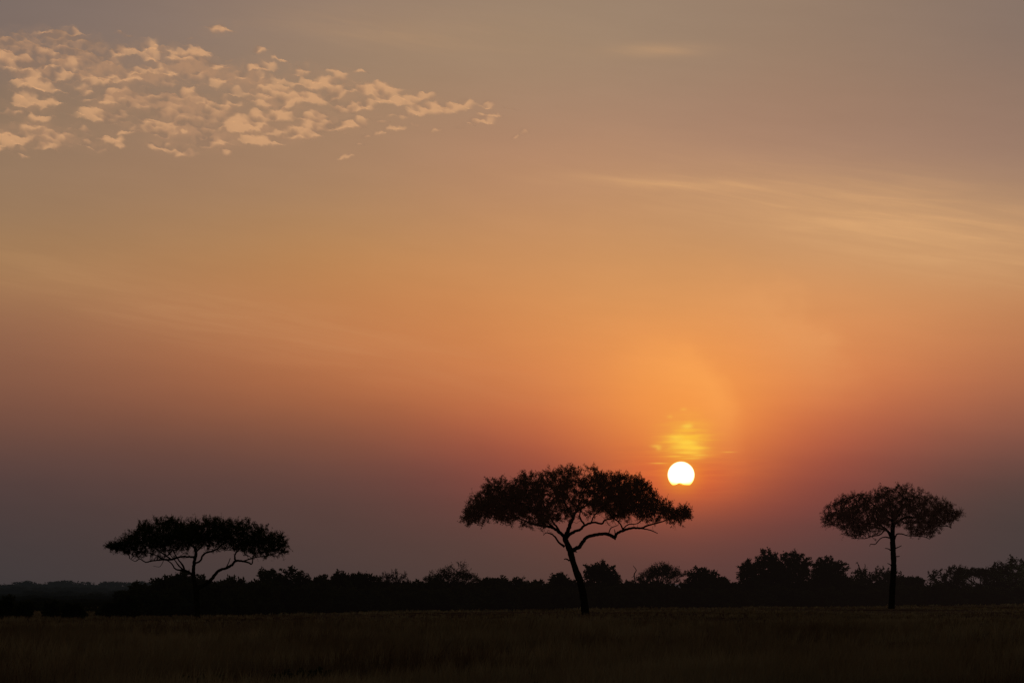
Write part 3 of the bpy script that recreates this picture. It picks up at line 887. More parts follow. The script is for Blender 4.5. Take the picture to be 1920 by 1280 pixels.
# ------------------------------------------------------------------ grass
def build_grass(n_tuft, blades, d0, d1, seed, hmin, hmax, wid):
    r_ = np.random.default_rng(seed)
    d = np.exp(r_.uniform(math.log(d0), math.log(d1), n_tuft))
    a = np.radians(r_.uniform(-13, 13, n_tuft))
    x, y = d * np.sin(a), d * np.cos(a)
    n1 = fbm2(x / 7.0 + 50, y / 16.0 + 50, seed + 1, 4)
    n2 = fbm2(x / 2.0 + 80, y / 3.0 + 80, seed + 2, 3)
    keep = r_.random(n_tuft) < np.clip((n1 - 0.30) * 3.2, 0.12, 1)
    x, y, n1, n2, d = x[keep], y[keep], n1[keep], n2[keep], d[keep]
    n = len(x)
    hh = (hmin + (hmax - hmin) * np.clip((n1 * 0.6 + n2 * 0.4 - 0.3) * 2.2, 0, 1)) * r_.uniform(0.7, 1.2, n)
    X = np.repeat(x, blades) + r_.normal(0, 0.07, n * blades)
    Y = np.repeat(y, blades) + r_.normal(0, 0.07, n * blades)
    Hh = np.repeat(hh, blades) * r_.uniform(0.55, 1.1, n * blades)
    Z = ground_z(X, Y) - 0.02
    lx = r_.normal(0.10, 0.22, n * blades) * Hh; ly = r_.normal(0, 0.22, n * blades) * Hh
    th = r_.uniform(0, math.pi, n * blades)
    w = wid * r_.uniform(0.6, 1.4, n * blades) * np.repeat(np.clip(d / 90, 0.8, 2.6), blades)
    wx, wy = np.cos(th) * w, np.sin(th) * w
    P = np.stack([X, Y, Z], 1)
    m1 = P + np.stack([lx * 0.3, ly * 0.3, Hh * 0.55], 1)
    tp = P + np.stack([lx, ly, Hh], 1)
    W = np.stack([wx, wy, 0 * wx], 1) * 0.5
    V = np.stack([P - W, P + W, m1 + W * 0.8, m1 - W * 0.8, tp], axis=1).reshape(-1, 3)
    b = np.arange(n * blades)[:, None] * 5
    Q = b + np.array([[0, 1, 2, 3]]); T = b + np.array([[3, 2, 4]])
    return V, Q, T

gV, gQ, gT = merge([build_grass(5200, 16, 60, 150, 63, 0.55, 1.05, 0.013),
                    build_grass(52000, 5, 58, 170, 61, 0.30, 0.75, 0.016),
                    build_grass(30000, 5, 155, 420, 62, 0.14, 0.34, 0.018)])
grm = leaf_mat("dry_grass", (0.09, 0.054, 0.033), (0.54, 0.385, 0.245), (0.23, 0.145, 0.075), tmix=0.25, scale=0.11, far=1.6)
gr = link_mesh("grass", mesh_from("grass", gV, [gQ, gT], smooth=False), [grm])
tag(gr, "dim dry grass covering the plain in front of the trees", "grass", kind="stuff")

# dark low weeds standing in the grass near the camera
wp = [plant_meshes("bush", 1.7, 0.85, 860 + i, n_attr=160, leaf_n=10, leaf_size=0.10, leafm=LEAF_BUSH) for i in range(3)]
for i, (px, by, s, lab) in enumerate([
    (385, 1262, 1.0, "dark low shrub in the near grass below the left acacia"),
    (560, 1256, 1.25, "widest dark low shrub in the near grass, between the left and central acacias"),
    (1008, 1274, 0.9, "dark low shrub at the bottom border below the central acacia"),
    (1112, 1258, 0.8, "small dark shrub in the grass right of the central acacia's foot"),
    (1258, 1248, 0.8, "small dark shrub in the grass below the sun"),
    (1690, 1236, 1.1, "dark low shrub in the grass below the right acacia")]):
    place("low_shrub", wp[i % 3], px, dist_for(by), lab, "shrub", None, rz=i * 1.3, sc=(s * 0.6, s * 0.6, s * 0.40))

# ------------------------------------------------------------------ sun disc
SUN_AZ, SUN_EL = azel(1277.0, 890.0)
sun_dir = Vector((math.sin(SUN_AZ) * math.cos(SUN_EL), math.cos(SUN_AZ) * math.cos(SUN_EL), math.sin(SUN_EL)))
SD = 60000.0
SR = SD * 25.2 / F
def build_sun():
    nu, nv = 128, 96
    V = []
    for a in range(nv + 1):
        th = math.pi * a / nv
        for b in range(nu):
            ph = 2 * math.pi * b / nu
            x, y, z = math.sin(th) * math.cos(ph), math.sin(th) * math.sin(ph), math.cos(th)
            # a cloud bank bites the lower limb with a shallow hump
            cut = -0.775 + 0.16 * math.exp(-((x + 0.14) / 0.25) ** 2) + 0.01 * x
            V.append((x * SR, y * SR, max(z, cut) * SR))
    Q = []
    for a in range(nv):
        for b in range(nu):
            Q.append((a * nu + b, (a + 1) * nu + b, (a + 1) * nu + (b + 1) % nu, a * nu + (b + 1) % nu))
    return mesh_from("sun", np.array(V), [np.array(Q)])
sm, nt, out = new_mat("sun_glow")
em = nt.nodes.new("ShaderNodeEmission")
lw = nt.nodes.new("ShaderNodeLayerWeight"); lw.inputs["Blend"].default_value = 0.5
cr = nt.nodes.new("ShaderNodeValToRGB")
e = cr.color_ramp.elements
e[0].position = 0.0; e[0].color = (3.0, 3.0, 2.6, 1)
e[1].position = 1.0; e[1].color = (1.4, 0.62, 0.08, 1)
x1 = cr.color_ramp.elements.new(0.55); x1.color = (2.2, 2.0, 1.5, 1)
x2 = cr.color_ramp.elements.new(0.80); x2.color = (1.8, 1.3, 0.5, 1)
nt.links.new(lw.outputs["Facing"], cr.inputs["Fac"])
tcs = nt.nodes.new("ShaderNodeTexCoord"); sps = nt.nodes.new("ShaderNodeSeparateXYZ"); nt.links.new(tcs.outputs["Generated"], sps.inputs[0])
lowr = nt.nodes.new("ShaderNodeValToRGB")
lowr.color_ramp.elements[0].position = 0.0; lowr.color_ramp.elements[0].color = (0.75, 0.30, 0.04, 1)
lowr.color_ramp.elements[1].position = 0.45; lowr.color_ramp.elements[1].color = (1, 1, 1, 1)
for p_, c_ in ((0.02, (0.80, 0.48, 0.10, 1)), (0.07, (0.9, 0.75, 0.30, 1)), (0.18, (1, 0.95, 0.62, 1))):
    e_ = lowr.color_ramp.elements.new(p_); e_.color = c_
nt.links.new(sps.outputs[2], lowr.inputs["Fac"])
mls = nt.nodes.new("ShaderNodeMix"); mls.data_type = 'RGBA'; mls.blend_type = 'MULTIPLY'; mls.inputs[0].default_value = 1.0
nt.links.new(cr.outputs["Color"], mls.inputs[6]); nt.links.new(lowr.outputs["Color"], mls.inputs[7])
nt.links.new(mls.outputs[2], em.inputs["Color"])
nt.links.new(em.outputs[0], out.inputs["Surface"])
so = link_mesh("sun", build_sun(), [sm])
so.location = sun_dir * SD + Vector((0, 0, CAM_H))
tag(so, "glowing white sun disc low in the orange sky, its lower edge bitten by cloud", "sun")

ld = bpy.data.lights.new("sun_light", "SUN")
ld.energy = 0.35
ld.angle = math.radians(0.5)
ld.color = (1.0, 0.52, 0.24)
lo = bpy.data.objects.new("sun_light", ld)
C.objects.link(lo)
lo.rotation_euler = (-sun_dir).to_track_quat('-Z', 'Y').to_euler()
lo.location = (0, 0, 50)

# ------------------------------------------------------------------ altocumulus bank
def Ab(X, Y, rx, ry, b, t=0.0): return (X / 3.84, Y / 3.84 + 20, rx / 3.84, ry / 3.84, b, t)
def Bb(X, Y, rx, ry, b, t=0.0): return (X / 3.556 + 480, Y / 3.556 + 60, rx / 3.556, ry / 3.556, b, t)
blobs = [Ab(*q) for q in [
 (170,250,210,95,.25),(200,385,230,75,.85,.1),(330,300,110,80,.55,.3),(60,330,90,60,.6),(60,210,60,30,.5),(430,200,150,60,.08),(560,300,180,80,.12),(650,360,230,120,.22,.3),(510,415,70,65,.75),
 (800,360,80,22,.5,.5),(890,310,100,50,.8,.2),(1090,270,85,45,1,.15),(1100,340,100,35,.95,.1),(990,300,60,20,.6,.5),(1300,308,80,20,.9,.1),(1450,310,105,28,.95,.25),(1320,352,110,22,.8),
 (1590,395,42,15,.7),(1600,130,85,20,.8,.1),(280,165,48,15,.7),(560,160,62,18,.6,.1),(855,160,26,12,.6,.4),(925,182,28,12,.6,.3),(1380,205,40,9,.35),(1640,360,40,8,.5),(1870,290,70,20,.9,.3),
 (900,470,320,55,.6,.05),(1130,440,90,40,.85,.1),(1250,460,65,32,.9,.1),(720,500,140,55,.55),(1190,520,90,40,.55),(1000,440,90,35,.85),
 (1430,430,170,95,.22,.2),(1580,510,62,55,.95,-.3),(1530,410,45,15,.9,.4),(1750,490,90,45,.8,-.2),(1880,420,130,26,.95,.1),(1870,500,80,40,.6),
 (210,525,125,50,.9,.2),(350,560,115,36,.9),(400,478,105,24,.75,.2),(230,480,60,20,.7),(210,660,115,48,.9,.3),(300,695,75,28,.8,.2),(400,690,50,16,.45,.5),(290,790,95,26,.85,.15),(80,745,120,14,.3),
 (750,770,185,46,1,.05),(620,575,78,22,.85,.2),(640,650,45,15,.8,.2),(775,680,75,18,.8,.35),(470,590,60,10,.3),
 (60,900,190,60,.75,.1),(255,855,85,40,.7,.3),(400,905,140,48,.85,.1),(370,975,110,26,.8),(80,940,160,40,.8),(170,1000,50,12,.5),(180,1050,55,20,.6,.2),(20,1000,60,12,.5),
 (800,935,95,32,.9,.35),(650,965,40,22,.8,.5),(720,998,60,14,.7,.2),(850,988,45,18,.8,.2),(600,865,50,20,.5,.4),(540,915,80,14,.5),(890,890,70,16,.6),
 (1000,650,220,65,.38),(1090,610,95,22,.85,.05),(870,600,90,45,.55),(850,650,90,30,.7),(1340,590,60,20,.7),(1250,640,170,60,.3),
 (1100,790,75,42,.75,.4),(1080,850,70,38,.85,.4),(960,845,50,14,.5),
 (1400,720,340,110,.42,.1),(1500,690,85,20,.85),(1620,685,50,18,.8),(1360,870,280,60,.8,.1),(1200,900,90,40,.8,.2),(1150,985,100,32,.9,.2),(1290,1030,130,20,.95,.1),(1500,950,120,40,.75),(1640,1035,45,22,.7,.4),(1610,940,75,40,.75,.2),
 (1800,830,170,75,.85,.1),(1850,940,120,35,1,.1),(1730,600,85,40,.8,.2),(1870,590,80,60,.8),(1700,685,50,12,.6,.2)]]
blobs += [Bb(*q) for q in [
 (40,135,48,15,.9,.3),(175,190,60,18,.9,.3),(60,245,105,24,.95,.05),(310,265,50,34,.55),(335,240,25,12,.9),(550,270,60,22,.95,.3),(590,285,60,14,.9),(570,310,60,20,.3),(690,270,40,10,.6),
 (100,430,170,80,.72,.15),(230,340,110,22,.85),(60,380,110,26,.85),(450,350,140,50,.8,.1),(350,440,140,45,.85,.3),(530,400,70,80,.4),(200,470,90,40,.8,.2),
 (830,395,180,58,.92,.15),(900,470,120,30,.95,.1),(720,385,120,25,.95,-.1),(640,510,165,34,.95,.08),(700,490,100,30,.9),
 (1120,430,85,28,.95,-.1),(1050,470,60,32,.95),(1240,515,210,36,.98,-.08),(1390,490,65,24,.95,.2),(1090,540,60,16,.8),
 (1535,490,48,20,1,.2),(1520,465,20,10,.7),(1600,560,55,14,.9,.15),(1560,605,75,24,1,.1),(1450,605,60,9,.6),(1500,560,40,10,.6),(1360,628,30,8,.5),
 (400,575,110,38,.92,.1),(480,635,160,34,.95,.05),(650,620,105,38,1,.15),(250,680,200,34,.95,.06),(350,695,115,22,.95),(100,740,140,30,.98,.1),(30,590,70,60,.85,.3),(160,560,110,46,.85,.2),(250,545,30,14,.7),(255,600,18,12,.7),
 (950,565,75,8,.6),(780,590,22,11,.7),(840,605,40,8,.3,.2),(940,645,62,16,.85,-.1),(1080,612,44,14,.8,.2),(1225,660,28,12,.7,.1),(810,682,50,10,.7),(715,700,28,7,.5,.2),(610,842,56,14,.85,.1),(710,762,28,9,.65),(1725,520,50,8,.6),(1810,680,34,6,.6),(1740,712,40,6,.6),(30,660,60,14,.7)]]

def build_clouds():
    gx = np.arange(-60, 1010, 2.2); gy = np.arange(22, 322, 1.8)
    X, Y = np.meshgrid(gx, gy)
    wx = (fbm2(X / 34 + 3, Y / 20 + 3, 71, 5, 0.55) - 0.5) * 34
    wy = (fbm2(X / 34 + 30, Y / 20 + 90, 72, 5, 0.55) - 0.5) * 17
    wx += (fbm2(X / 9 + 3, Y / 5 + 3, 75, 3) - 0.5) * 10
    wy += (fbm2(X / 9 + 43, Y / 5 + 8, 76, 3) - 0.5) * 6
    Xw, Yw = X + wx, Y + wy
    dens = np.zeros_like(X); ton = np.zeros_like(X); wsum = np.full_like(X, 1e-6)
    for (cx, cy, rx, ry, b, t) in blobs:
        rx, ry = rx * 1.02, ry * 1.05
        c, s = math.cos(t * 0.5), math.sin(t * 0.5)
        dx, dy = Xw - cx, Yw - cy
        u = (dx * c + dy * s) / rx; v = (-dx * s + dy * c) / ry
        q = np.clip(1.25 - 0.85 * (u * u + v * v), 0, 1)
        q = q * q * (3 - 2 * q)
        dens = np.maximum(dens, q * (0.55 + 0.45 * min(1, b + 0.25)))
        w = q * (0.25 + b)
        ton += w * b; wsum += w
    ton = ton / wsum
    # fine oblique ripples and clots eat into the puffs
    xr, yr = X * 0.94 + Y * 0.42, -X * 0.34 + Y * 0.94
    rip = fbm2(xr / 30 + 7, yr / 6.5 + 7, 73, 4, 0.55)
    clot = fbm2(X / 17 + 2, Y / 9 + 2, 74, 5, 0.6)
    tex = np.clip((0.55 * rip + 0.45 * clot - 0.5) * 2.6 + 0.5, 0, 1)
    veil = np.clip(fbm2(X / 60 + 4, Y / 22 + 9, 77, 4) * 2.2 - 0.75, 0, 1)
    def blur(Z, n, times=2):
        for _ in range(times):
            for ax in (0, 1):
                acc = np.zeros_like(Z); w_ = n if ax == 1 else max(1, n // 2)
                pad = [(0, 0), (0, 0)]; pad[ax] = (w_, w_)
                cs = np.cumsum(np.pad(Z, pad, mode="edge"), axis=ax)
                k_ = 2 * w_
                Z = ((cs[k_:] - cs[:-k_]) if ax == 0 else (cs[:, k_:] - cs[:, :-k_])) / k_
        return Z
    env = blur(dens, 12)
    core = np.clip(dens * 0.98 + 1.15 * (tex - 0.53), 0, 1) * np.clip(dens * 4.0, 0, 1)
    core = 0.5 * blur(core, 1, 2) + 0.5 * blur(core, 3, 2)
    wide = np.clip(env * 1.4, 0, 1) ** 1.3 * np.clip(0.55 + 0.6 * (veil - 0.3) + 1.3 * (clot - 0.5), 0, 1) * np.clip((980 - X) / 500, 0.2, 1) * 1.05
    lit = core - np.roll(np.roll(core, -3, axis=0), -3, axis=1)  # sunward edges brightened in the painted tone
    big = fbm2(X / 75 + 12, Y / 38 + 5, 79, 3)
    ton = np.clip(ton * (0.62 + 0.9 * (tex - 0.5) + 1.7 * (big - 0.5)) + 0.36 * (core - 0.5) + 0.5 * lit, 0, 1)
    ton = np.where(wide > core, 0.26 + 0.25 * (clot - 0.4) + 0.1 * veil, ton)
    ton = blur(ton, 1, 1)
    dens = np.clip(np.maximum(core, wide), 0, 1)
    keep = dens > 0.015
    # put the sheet at 3.2 km above the plain
    ALT = 3200.0
    cp, sp = math.cos(PITCH), math.sin(PITCH)
    a = (X - 960) / F; b = (640 - Y) / F
    dx, dy, dz = a, cp - b * sp, sp + b * cp
    k = (ALT - CAM_H) / dz
    V = np.stack([dx * k, dy * k, np.full_like(X, ALT) + 40 * (tex - 0.5)], axis=-1).reshape(-1, 3)
    n, m = X.shape
    i = np.arange(n - 1)[:, None] * m; j = np.arange(m - 1)[None, :]
    Q = np.stack([i + j, i + j + 1, i + m + j + 1, i + m + j], axis=-1).reshape(-1, 4)
    kf = keep.ravel()
    Q = Q[kf[Q].any(axis=1)]
    used = np.unique(Q); remap = np.full(n * m, -1); remap[used] = np.arange(len(used))
    me = mesh_from("clouds", V[used], [remap[Q]])
    for nm, arr in (("cloud_cover", dens), ("cloud_tone", ton)):
        at = me.attributes.new(nm, 'FLOAT', 'POINT')
        at.data.foreach_set("value", arr.ravel()[used].astype(np.float32))
    return me
cm, nt, out = new_mat("sunset_cloud")
at1 = nt.nodes.new("ShaderNodeAttribute"); at1.attribute_name = "cloud_cover"
at2 = nt.nodes.new("ShaderNodeAttribute"); at2.attribute_name = "cloud_tone"
cr = nt.nodes.new("ShaderNodeValToRGB")
cr.color_ramp.elements[0].position = 0.12; cr.color_ramp.elements[0].color = (*lin((150, 119, 97)), 1)
cr.color_ramp.elements[1].position = 0.85; cr.color_ramp.elements[1].color = (*lin((214, 163, 119)), 1)
xx = cr.color_ramp.elements.new(0.45); xx.color = (*lin((183, 140, 107)), 1)
nt.links.new(at2.outputs["Fac"], cr.inputs["Fac"])
em = nt.nodes.new("ShaderNodeEmission"); nt.links.new(cr.outputs["Color"], em.inputs["Color"])  # sunlight on the clouds is painted in as emission
tr = nt.nodes.new("ShaderNodeBsdfTransparent")
mx = nt.nodes.new("ShaderNodeMixShader")
mr = nt.nodes.new("ShaderNodeMapRange"); mr.interpolation_type = 'LINEAR'
mr.inputs["From Min"].default_value = 0.02; mr.inputs["From Max"].default_value = 1.02; mr.inputs["To Max"].default_value = 0.82
nt.links.new(at1.outputs["Fac"], mr.inputs["Value"])
nt.links.new(mr.outputs[0], mx.inputs[0]); nt.links.new(tr.outputs[0], mx.inputs[1]); nt.links.new(em.outputs[0], mx.inputs[2])
nt.links.new(mx.outputs[0], out.inputs["Surface"])
co = link_mesh("clouds", build_clouds(), [cm])
tag(co, "broken bank of peach lit fleecy clouds in the upper left of the sky", "clouds", kind="stuff")

# ------------------------------------------------------------------ world: sunset sky
world = bpy.data.worlds.new("World")
scene.world = world
world.use_nodes = True
wt = world.node_tree
for n in list(wt.nodes):
    wt.nodes.remove(n)
WN = wt.nodes.new
def L(a, b): wt.links.new(a, b)
def val(x):
    n = WN("ShaderNodeValue"); n.outputs[0].default_value = x; return n.outputs[0]
def M(op, a, b=None, c=None, clamp=False):
    n = WN("ShaderNodeMath"); n.operation = op; n.use_clamp = clamp
    for i, v in enumerate((a, b, c)):
        if v is None: continue
        if isinstance(v, (int, float)): n.inputs[i].default_value = v
        else: L(v, n.inputs[i])
    return n.outputs[0]
def sstep(v, lo, hi, t0=0.0, t1=1.0, smooth=True):
    n = WN("ShaderNodeMapRange"); n.interpolation_type = 'SMOOTHSTEP' if smooth else 'LINEAR'
    n.inputs["From Min"].default_value = lo; n.inputs["From Max"].default_value = hi
    n.inputs["To Min"].default_value = t0; n.inputs["To Max"].default_value = t1
    L(v, n.inputs["Value"]); return n.outputs[0]
def mixc(f, a, b, mode='MIX'):
    n = WN("ShaderNodeMix"); n.data_type = 'RGBA'; n.blend_type = mode; n.clamp_factor = True
    if isinstance(f, (int, float)): n.inputs[0].default_value = f
    else: L(f, n.inputs[0])
    for i, v in ((6, a), (7, b)):
        if isinstance(v, tuple): n.inputs[i].default_value = v
        else: L(v, n.inputs[i])
    return n.outputs[2]

tc = WN("ShaderNodeTexCoord")
sep = WN("ShaderNodeSeparateXYZ"); L(tc.outputs["Generated"], sep.inputs[0])
az = M('MULTIPLY', M('ARCTAN2', sep.outputs[0], sep.outputs[1]), 180 / math.pi)
el = M('MULTIPLY', M('ARCSINE', sep.outputs[2]), 180 / math.pi)

# measured sky colours over azimuth and elevation (sRGB); columns = photo x, rows = photo y
cols_x = [0, 320, 640, 960, 1120, 1280, 1440, 1600, 1760, 1920]
rows_y = [0, 100, 200, 300, 400, 500, 600, 700, 760, 820, 880, 940, 1000, 1060, 1100]
SKY = {
 0:    [(122,110,102),(128,112,102),(142,117,100),(158,125,100),(163,124,95),(163,119,88),(152,105,80),(130,88,73),(112,77,70),(97,70,67),(84,66,66),(76,63,65),(71,62,65),(67,61,65),(65,60,64)],
 320:  [(136,119,107),(140,121,106),(152,124,103),(167,130,101),(174,131,96),(177,127,89),(174,115,80),(152,97,74),(130,84,70),(110,74,67),(93,68,65),(83,65,65),(77,63,65),(72,62,64),(70,61,64)],
 640:  [(150,128,109),(154,131,108),(164,132,106),(176,136,103),(186,138,97),(193,135,88),(194,125,79),(183,111,74),(160,96,69),(129,80,66),(104,71,65),(90,67,65),(82,65,64),(77,63,64),(74,62,63)],
 960:  [(156,133,110),(160,136,109),(170,137,107),(183,140,104),(194,143,98),(206,145,91),(212,138,82),(209,126,75),(197,111,69),(169,91,64),(131,77,64),(108,71,65),(95,68,65),(87,66,64),(83,64,63)],
 1120: [(156,134,111),(160,136,110),(170,138,108),(183,142,105),(196,146,100),(210,150,92),(222,147,83),(226,140,76),(220,127,68),(199,104,62),(163,84,61),(127,74,63),(108,70,64),(94,67,63),(90,65,62)],
 1280: [(153,132,111),(157,134,110),(166,136,109),(179,140,106),(194,147,102),(209,151,94),(225,150,84),(237,151,78),(238,146,68),(232,126,58),(205,94,56),(160,78,59),(124,70,62),(104,67,62),(98,65,61)],
 1440: [(149,130,111),(153,131,110),(161,133,109),(174,137,107),(192,146,104),(206,149,96),(219,145,85),(228,140,76),(222,127,68),(202,102,62),(168,83,61),(135,73,62),(114,69,63),(100,66,62),(95,64,61)],
 1600: [(143,126,110),(148,128,110),(155,129,109),(168,133,107),(188,145,106),(202,147,98),(211,139,85),(210,125,75),(197,110,69),(170,91,65),(136,77,64),(112,70,63),(99,67,63),(90,65,62),(86,63,61)],
 1760: [(137,122,109),(142,124,109),(150,126,108),(163,130,107),(184,143,107),(197,145,98),(197,131,84),(190,114,74),(170,98,69),(142,82,66),(115,72,64),(98,68,63),(89,65,63),(83,64,62),(80,62,61)],
 1920: [(129,117,108),(134,119,108),(144,122,107),(156,126,105),(176,138,106),(185,137,95),(182,121,80),(168,103,72),(146,89,68),(121,76,66),(101,68,64),(88,66,63),(82,64,63),(78,63,62),(75,62,61)],
}
from_tab = np.array([SKY[c] for c in cols_x], float)          # (10, 15, 3)
from_tab[:, 0:3] += np.array([1, -2, -1])
from_tab[:, 3] += np.array([0, -2, 1])
from_tab[6:, 0:3] += np.array([3, -1, -4])
from_tab[0:3, 3:7] += np.array([-7, -4, 1])
from_tab[0:2, 8:11] += np.array([5, 1, -1])
from_tab[4:7, 6:9] += np.array([4, 3, 4])
from_tab[3:8, 9:12] += np.array([4, -4, 0])
from_tab[5:, 11:] += np.array([-6, -3, -3])
from_tab[:5, 11:] += np.array([0, -2, -6])
from_tab[:3, 6:11] += np.array([-3, -2, -2])
from_tab[1:7, 2:6] += np.array([-1, -2, 1])
from_tab[0:3, 2:6] += np.array([-1, 2, -5])
from_tab[7:, 5:10] += np.array([9, 6, 4])
from_tab[0:3, 5:10] += np.array([8, 5, -1])
from_tab[8:, 10:13] += np.array([-5, 0, -1])
def interp_sky(px, py):
    px = min(max(px, -150), 2070); py = min(max(py, 0), 1100)
    colr = []
    for c in range(3):
        v = []
        for ci in range(len(cols_x)):
            v.append(np.interp(py, rows_y, from_tab[ci, :, c]))
        colr.append(np.interp(px, cols_x, v))
    return colr
az_list = np.linspace(-10.5, 10.5, 22)
el_list = np.linspace(0.0, 12.0, 31)
# smooth the table in both directions
grid = np.array([[interp_sky(*project(math.radians(a), math.radians(e))) for e in el_list] for a in az_list])
for _ in range(2):
    g2 = grid.copy()
    g2[1:-1] = 0.25 * grid[:-2] + 0.5 * grid[1:-1] + 0.25 * grid[2:]
    grid = g2.copy()
    g2[:, 1:-1] = 0.25 * grid[:, :-2] + 0.5 * grid[:, 1:-1] + 0.25 * grid[:, 2:]
    grid = g2
# slow warping of the bands
nzw = WN("ShaderNodeTexNoise"); nzw.inputs["Scale"].default_value = 1.0; nzw.inputs["Detail"].default_value = 2.0
cmb = WN("ShaderNodeCombineXYZ")
L(M('MULTIPLY', az, 0.16), cmb.inputs[0]); L(M('MULTIPLY', el, 0.5), cmb.inputs[1])
L(cmb.outputs[0], nzw.inputs["Vector"])
el_w = M('ADD', el, M('MULTIPLY', M('SUBTRACT', nzw.outputs["Fac"], 0.5), 0.45))
elf = M('DIVIDE', el_w, 12.0, clamp=True)
ramps = []
for a in range(len(az_list)):
    r = WN("ShaderNodeValToRGB")
    els = r.color_ramp.elements
    els[0].position = 0.0; els[0].color = (*lin(grid[a, 0]), 1)
    els[1].position = 1.0; els[1].color = (*lin(grid[a, -1]), 1)
    for k in range(1, len(el_list) - 1):
        x = els.new(el_list[k] / 12.0); x.color = (*lin(grid[a, k]), 1)
    L(elf, r.inputs["Fac"])
    ramps.append(r.outputs["Color"])
sky = ramps[0]
for a in range(1, len(az_list)):
    sky = mixc(sstep(az, float(az_list[a - 1]), float(az_list[a]), smooth=False), sky, ramps[a])

def noise(sx, sy, scale, detail, rough=0.5, rot=0.0, dist=0.0, off=0.0):
    c = WN("ShaderNodeCombineXYZ")
    ca, sa = math.cos(rot), math.sin(rot)
    u = M('ADD', M('MULTIPLY', az, ca), M('MULTIPLY', el, sa))
    v = M('SUBTRACT', M('MULTIPLY', el, ca), M('MULTIPLY', az, sa))
    L(M('MULTIPLY', u, sx), c.inputs[0]); L(M('ADD', M('MULTIPLY', v, sy), off), c.inputs[1])
    n = WN("ShaderNodeTexNoise")
    n.inputs["Scale"].default_value = scale; n.inputs["Detail"].default_value = detail
    n.inputs["Roughness"].default_value = rough; n.inputs["Distortion"].default_value = dist
    L(c.outputs[0], n.inputs["Vector"]); return n.outputs["Fac"]
def gauss(cx, cy, rx, ry, rot=0.0):
    """soft patch in sky angles given in photo pixels"""
    a0, e0 = azel(cx, cy); a0, e0 = math.degrees(a0), math.degrees(e0)
    kx, ky = math.degrees(rx / F), math.degrees(ry / F)
    da, de = M('SUBTRACT', az, a0), M('SUBTRACT', el, e0)
    ca, sa = math.cos(rot), math.sin(rot)
    u = M('DIVIDE', M('ADD', M('MULTIPLY', da, ca), M('MULTIPLY', de, sa)), kx)
    v = M('DIVIDE', M('SUBTRACT', M('MULTIPLY', de, ca), M('MULTIPLY', da, sa)), ky)
    return M('EXPONENT', M('MULTIPLY', M('ADD', M('MULTIPLY', u, u), M('MULTIPLY', v, v)), -1.0))

# cirrus streaks fanning to the right
st = sstep(noise(0.35, 4.2, 1.0, 5.0, 0.6, rot=-0.16, dist=0.6), 0.34, 0.74)
st = M('MULTIPLY', st, M('ADD', 0.55, M('MULTIPLY', noise(0.30, 11.0, 1.0, 4.0, 0.65, rot=-0.13, dist=0.4, off=5.0), 0.9)))
m1 = M('ADD', gauss(1680, 405, 430, 78, rot=-0.12), M('MULTIPLY', gauss(1700, 440, 330, 60, rot=-0.22), 0.8))
m1 = M('ADD', m1, M('MULTIPLY', gauss(1270, 345, 200, 11, rot=-0.05), 1.0))
m1 = M('ADD', m1, M('MULTIPLY', gauss(380, 585, 560, 58, rot=-0.21), 0.42))
m1 = M('ADD', m1, M('MULTIPLY', gauss(1230, 95, 90, 12), 0.6))
m1 = M('ADD', m1, M('MULTIPLY', gauss(740, 60, 260, 40, rot=-0.05), 0.35))
sky = mixc(M('MULTIPLY', M('MULTIPLY', M('ADD', M('MULTIPLY', st, 0.75), 0.68), m1), 0.29, clamp=True), sky, (*lin((226, 172, 118)), 1))

# soft curved edges of thin cloud veils around the sun
def veil(cx, cy, rx, ry, amp, soft, rot, sector):
    a0, e0 = azel(cx, cy); a0, e0 = math.degrees(a0), math.degrees(e0)
    kx, ky = math.degrees(rx / F), math.degrees(ry / F)
    da, de = M('SUBTRACT', az, a0), M('SUBTRACT', el, e0)
    ca, sa = math.cos(rot), math.sin(rot)
    u = M('DIVIDE', M('ADD', M('MULTIPLY', da, ca), M('MULTIPLY', de, sa)), kx)
    v = M('DIVIDE', M('SUBTRACT', M('MULTIPLY', de, ca), M('MULTIPLY', da, sa)), ky)
    r = M('SQRT', M('ADD', M('MULTIPLY', u, u), M('MULTIPLY', v, v)))
    r = M('ADD', r, M('MULTIPLY', M('SUBTRACT', noise(1.2, 1.8, 1.0, 4.0), 0.5), 0.30))
    inner = M('MULTIPLY', sstep(r, 1.0 - soft, 1.0, 1.0, 0.0), sstep(r, 0.25, 0.9))
    return M('MULTIPLY', M('MULTIPLY', inner, sector), amp)
sec1 = gauss(1350, 690, 130, 125)
sec2 = gauss(1580, 560, 190, 125)
sky = mixc(veil(1225, 830, 195, 215, 0.66, 0.32, 0.15, sec1), sky, (*lin((255, 172, 92)), 1))
sky = mixc(veil(1225, 830, 430, 380, 0.62, 0.24, 0.15, sec2), sky, (*lin((234, 164, 102)), 1))

# glow and lit ripples right above the sun
sky = mixc(M('MULTIPLY', gauss(1285, 780, 150, 120), 0.50), sky, (*lin((255, 164, 74)), 1))
sky = mixc(M('MULTIPLY', gauss(1278, 892, 105, 55), 0.58), sky, (*lin((232, 94, 50)), 1))
rp = sstep(noise(0.9, 12.0, 1.0, 3.0, 0.55, dist=0.4), 0.40, 0.66)
rp2 = noise(1.6, 4.0, 1.0, 4.0, 0.6, off=3.0)
gl = M('MULTIPLY', M('ADD', gauss(1286, 838, 44, 25), M('MULTIPLY', gauss(1287, 810, 40, 32), 0.62)), M('ADD', M('MULTIPLY', rp, 0.36), M('MULTIPLY', rp2, 0.95)))
sky = mixc(M('MULTIPLY', gl, 1.05, clamp=True), sky, (*lin((255, 196, 62)), 1))
rr2 = M('MULTIPLY', gauss(1280, 872, 110, 45), M('MULTIPLY', rp, 0.16))
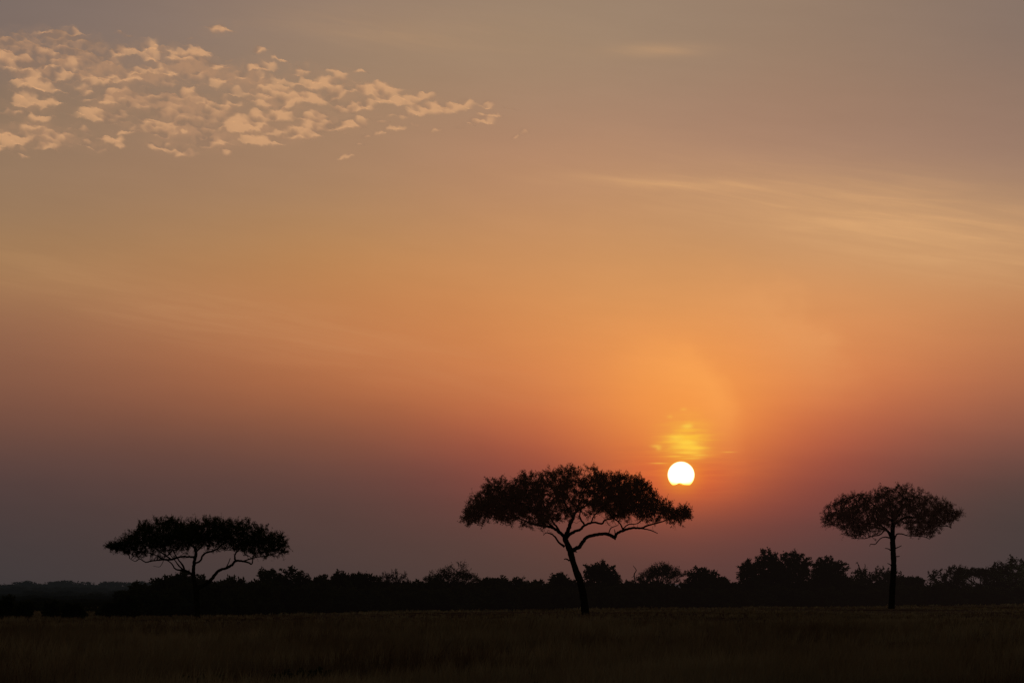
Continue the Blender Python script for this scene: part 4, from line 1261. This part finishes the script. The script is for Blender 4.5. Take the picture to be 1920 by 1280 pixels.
sky = mixc(rr2, sky, (*lin((255, 142, 58)), 1))
for (sx, sy, rx, ry, a) in ((1286, 799, 9, 4, .5), (1292, 798, 7, 5, .4), (1230, 836, 9, 3, .35), (1235, 840, 5, 4, .35), (1256, 781, 5, 3, .2), (1282, 767, 6, 3, .2),
        (1268, 821, 14, 6, .45), (1290, 830, 20, 5, .55), (1275, 838, 16, 4, .35), (1303, 840, 18, 4, .45), (1288, 848, 22, 2.6, .5), (1310, 853, 16, 2, .4), (1266, 855, 14, 2, .3), (1295, 859, 20, 1.8, .4),
        (1366, 847, 12, 1.2, .25), (1236, 868, 14, 1.2, .4)):
    sky = mixc(M('MULTIPLY', gauss(sx, sy, rx, ry), a), sky, (*lin((255, 214, 78)), 1))
# thin bloom hugging the disc
sky = mixc(M('MULTIPLY', gauss(1277, 889, 31, 28), 0.62), sky, (*lin((255, 170, 40)), 1))

# faint unevenness of the hazy air
un = M('ADD', 1.0, M('MULTIPLY', M('SUBTRACT', noise(0.5, 2.2, 1.0, 7.0, 0.62, rot=-0.1), 0.5), 0.085))
vm = WN("ShaderNodeVectorMath"); vm.operation = 'SCALE'
L(sky, vm.inputs[0]); L(un, vm.inputs["Scale"])
sky = vm.outputs[0]

# the rest of the dome: low-sun Nishita sky
ns = WN("ShaderNodeTexSky")
ns.sky_type = 'NISHITA'
ns.sun_disc = False
ns.sun_elevation = SUN_EL
ns.sun_rotation = SUN_AZ
ns.dust_density = 4.0
ns.air_density = 1.5
vs = WN("ShaderNodeVectorMath"); vs.operation = 'SCALE'
L(ns.outputs["Color"], vs.inputs[0]); vs.inputs["Scale"].default_value = 0.06
in_az = sstep(M('ABSOLUTE', az), 12.0, 45.0, 1.0, 0.0)
in_el = M('MULTIPLY', sstep(el, 11.8, 26.0, 1.0, 0.0), sstep(el, -1.2, -0.3))
fin = mixc(M('MULTIPLY', in_az, in_el), vs.outputs[0], sky)
bg = WN("ShaderNodeBackground")
L(fin, bg.inputs["Color"])
bg.inputs["Strength"].default_value = 1.0
wo = WN("ShaderNodeOutputWorld")
L(bg.outputs[0], wo.inputs["Surface"])

# ------------------------------------------------------------------ render settings
scene.view_settings.view_transform = 'Standard'
scene.view_settings.look = 'None'
scene.view_settings.exposure = 0.0
scene.view_settings.gamma = 1.0
scene.cycles.max_bounces = 6
scene.cycles.transparent_max_bounces = 8
scene.cycles.use_denoising = True
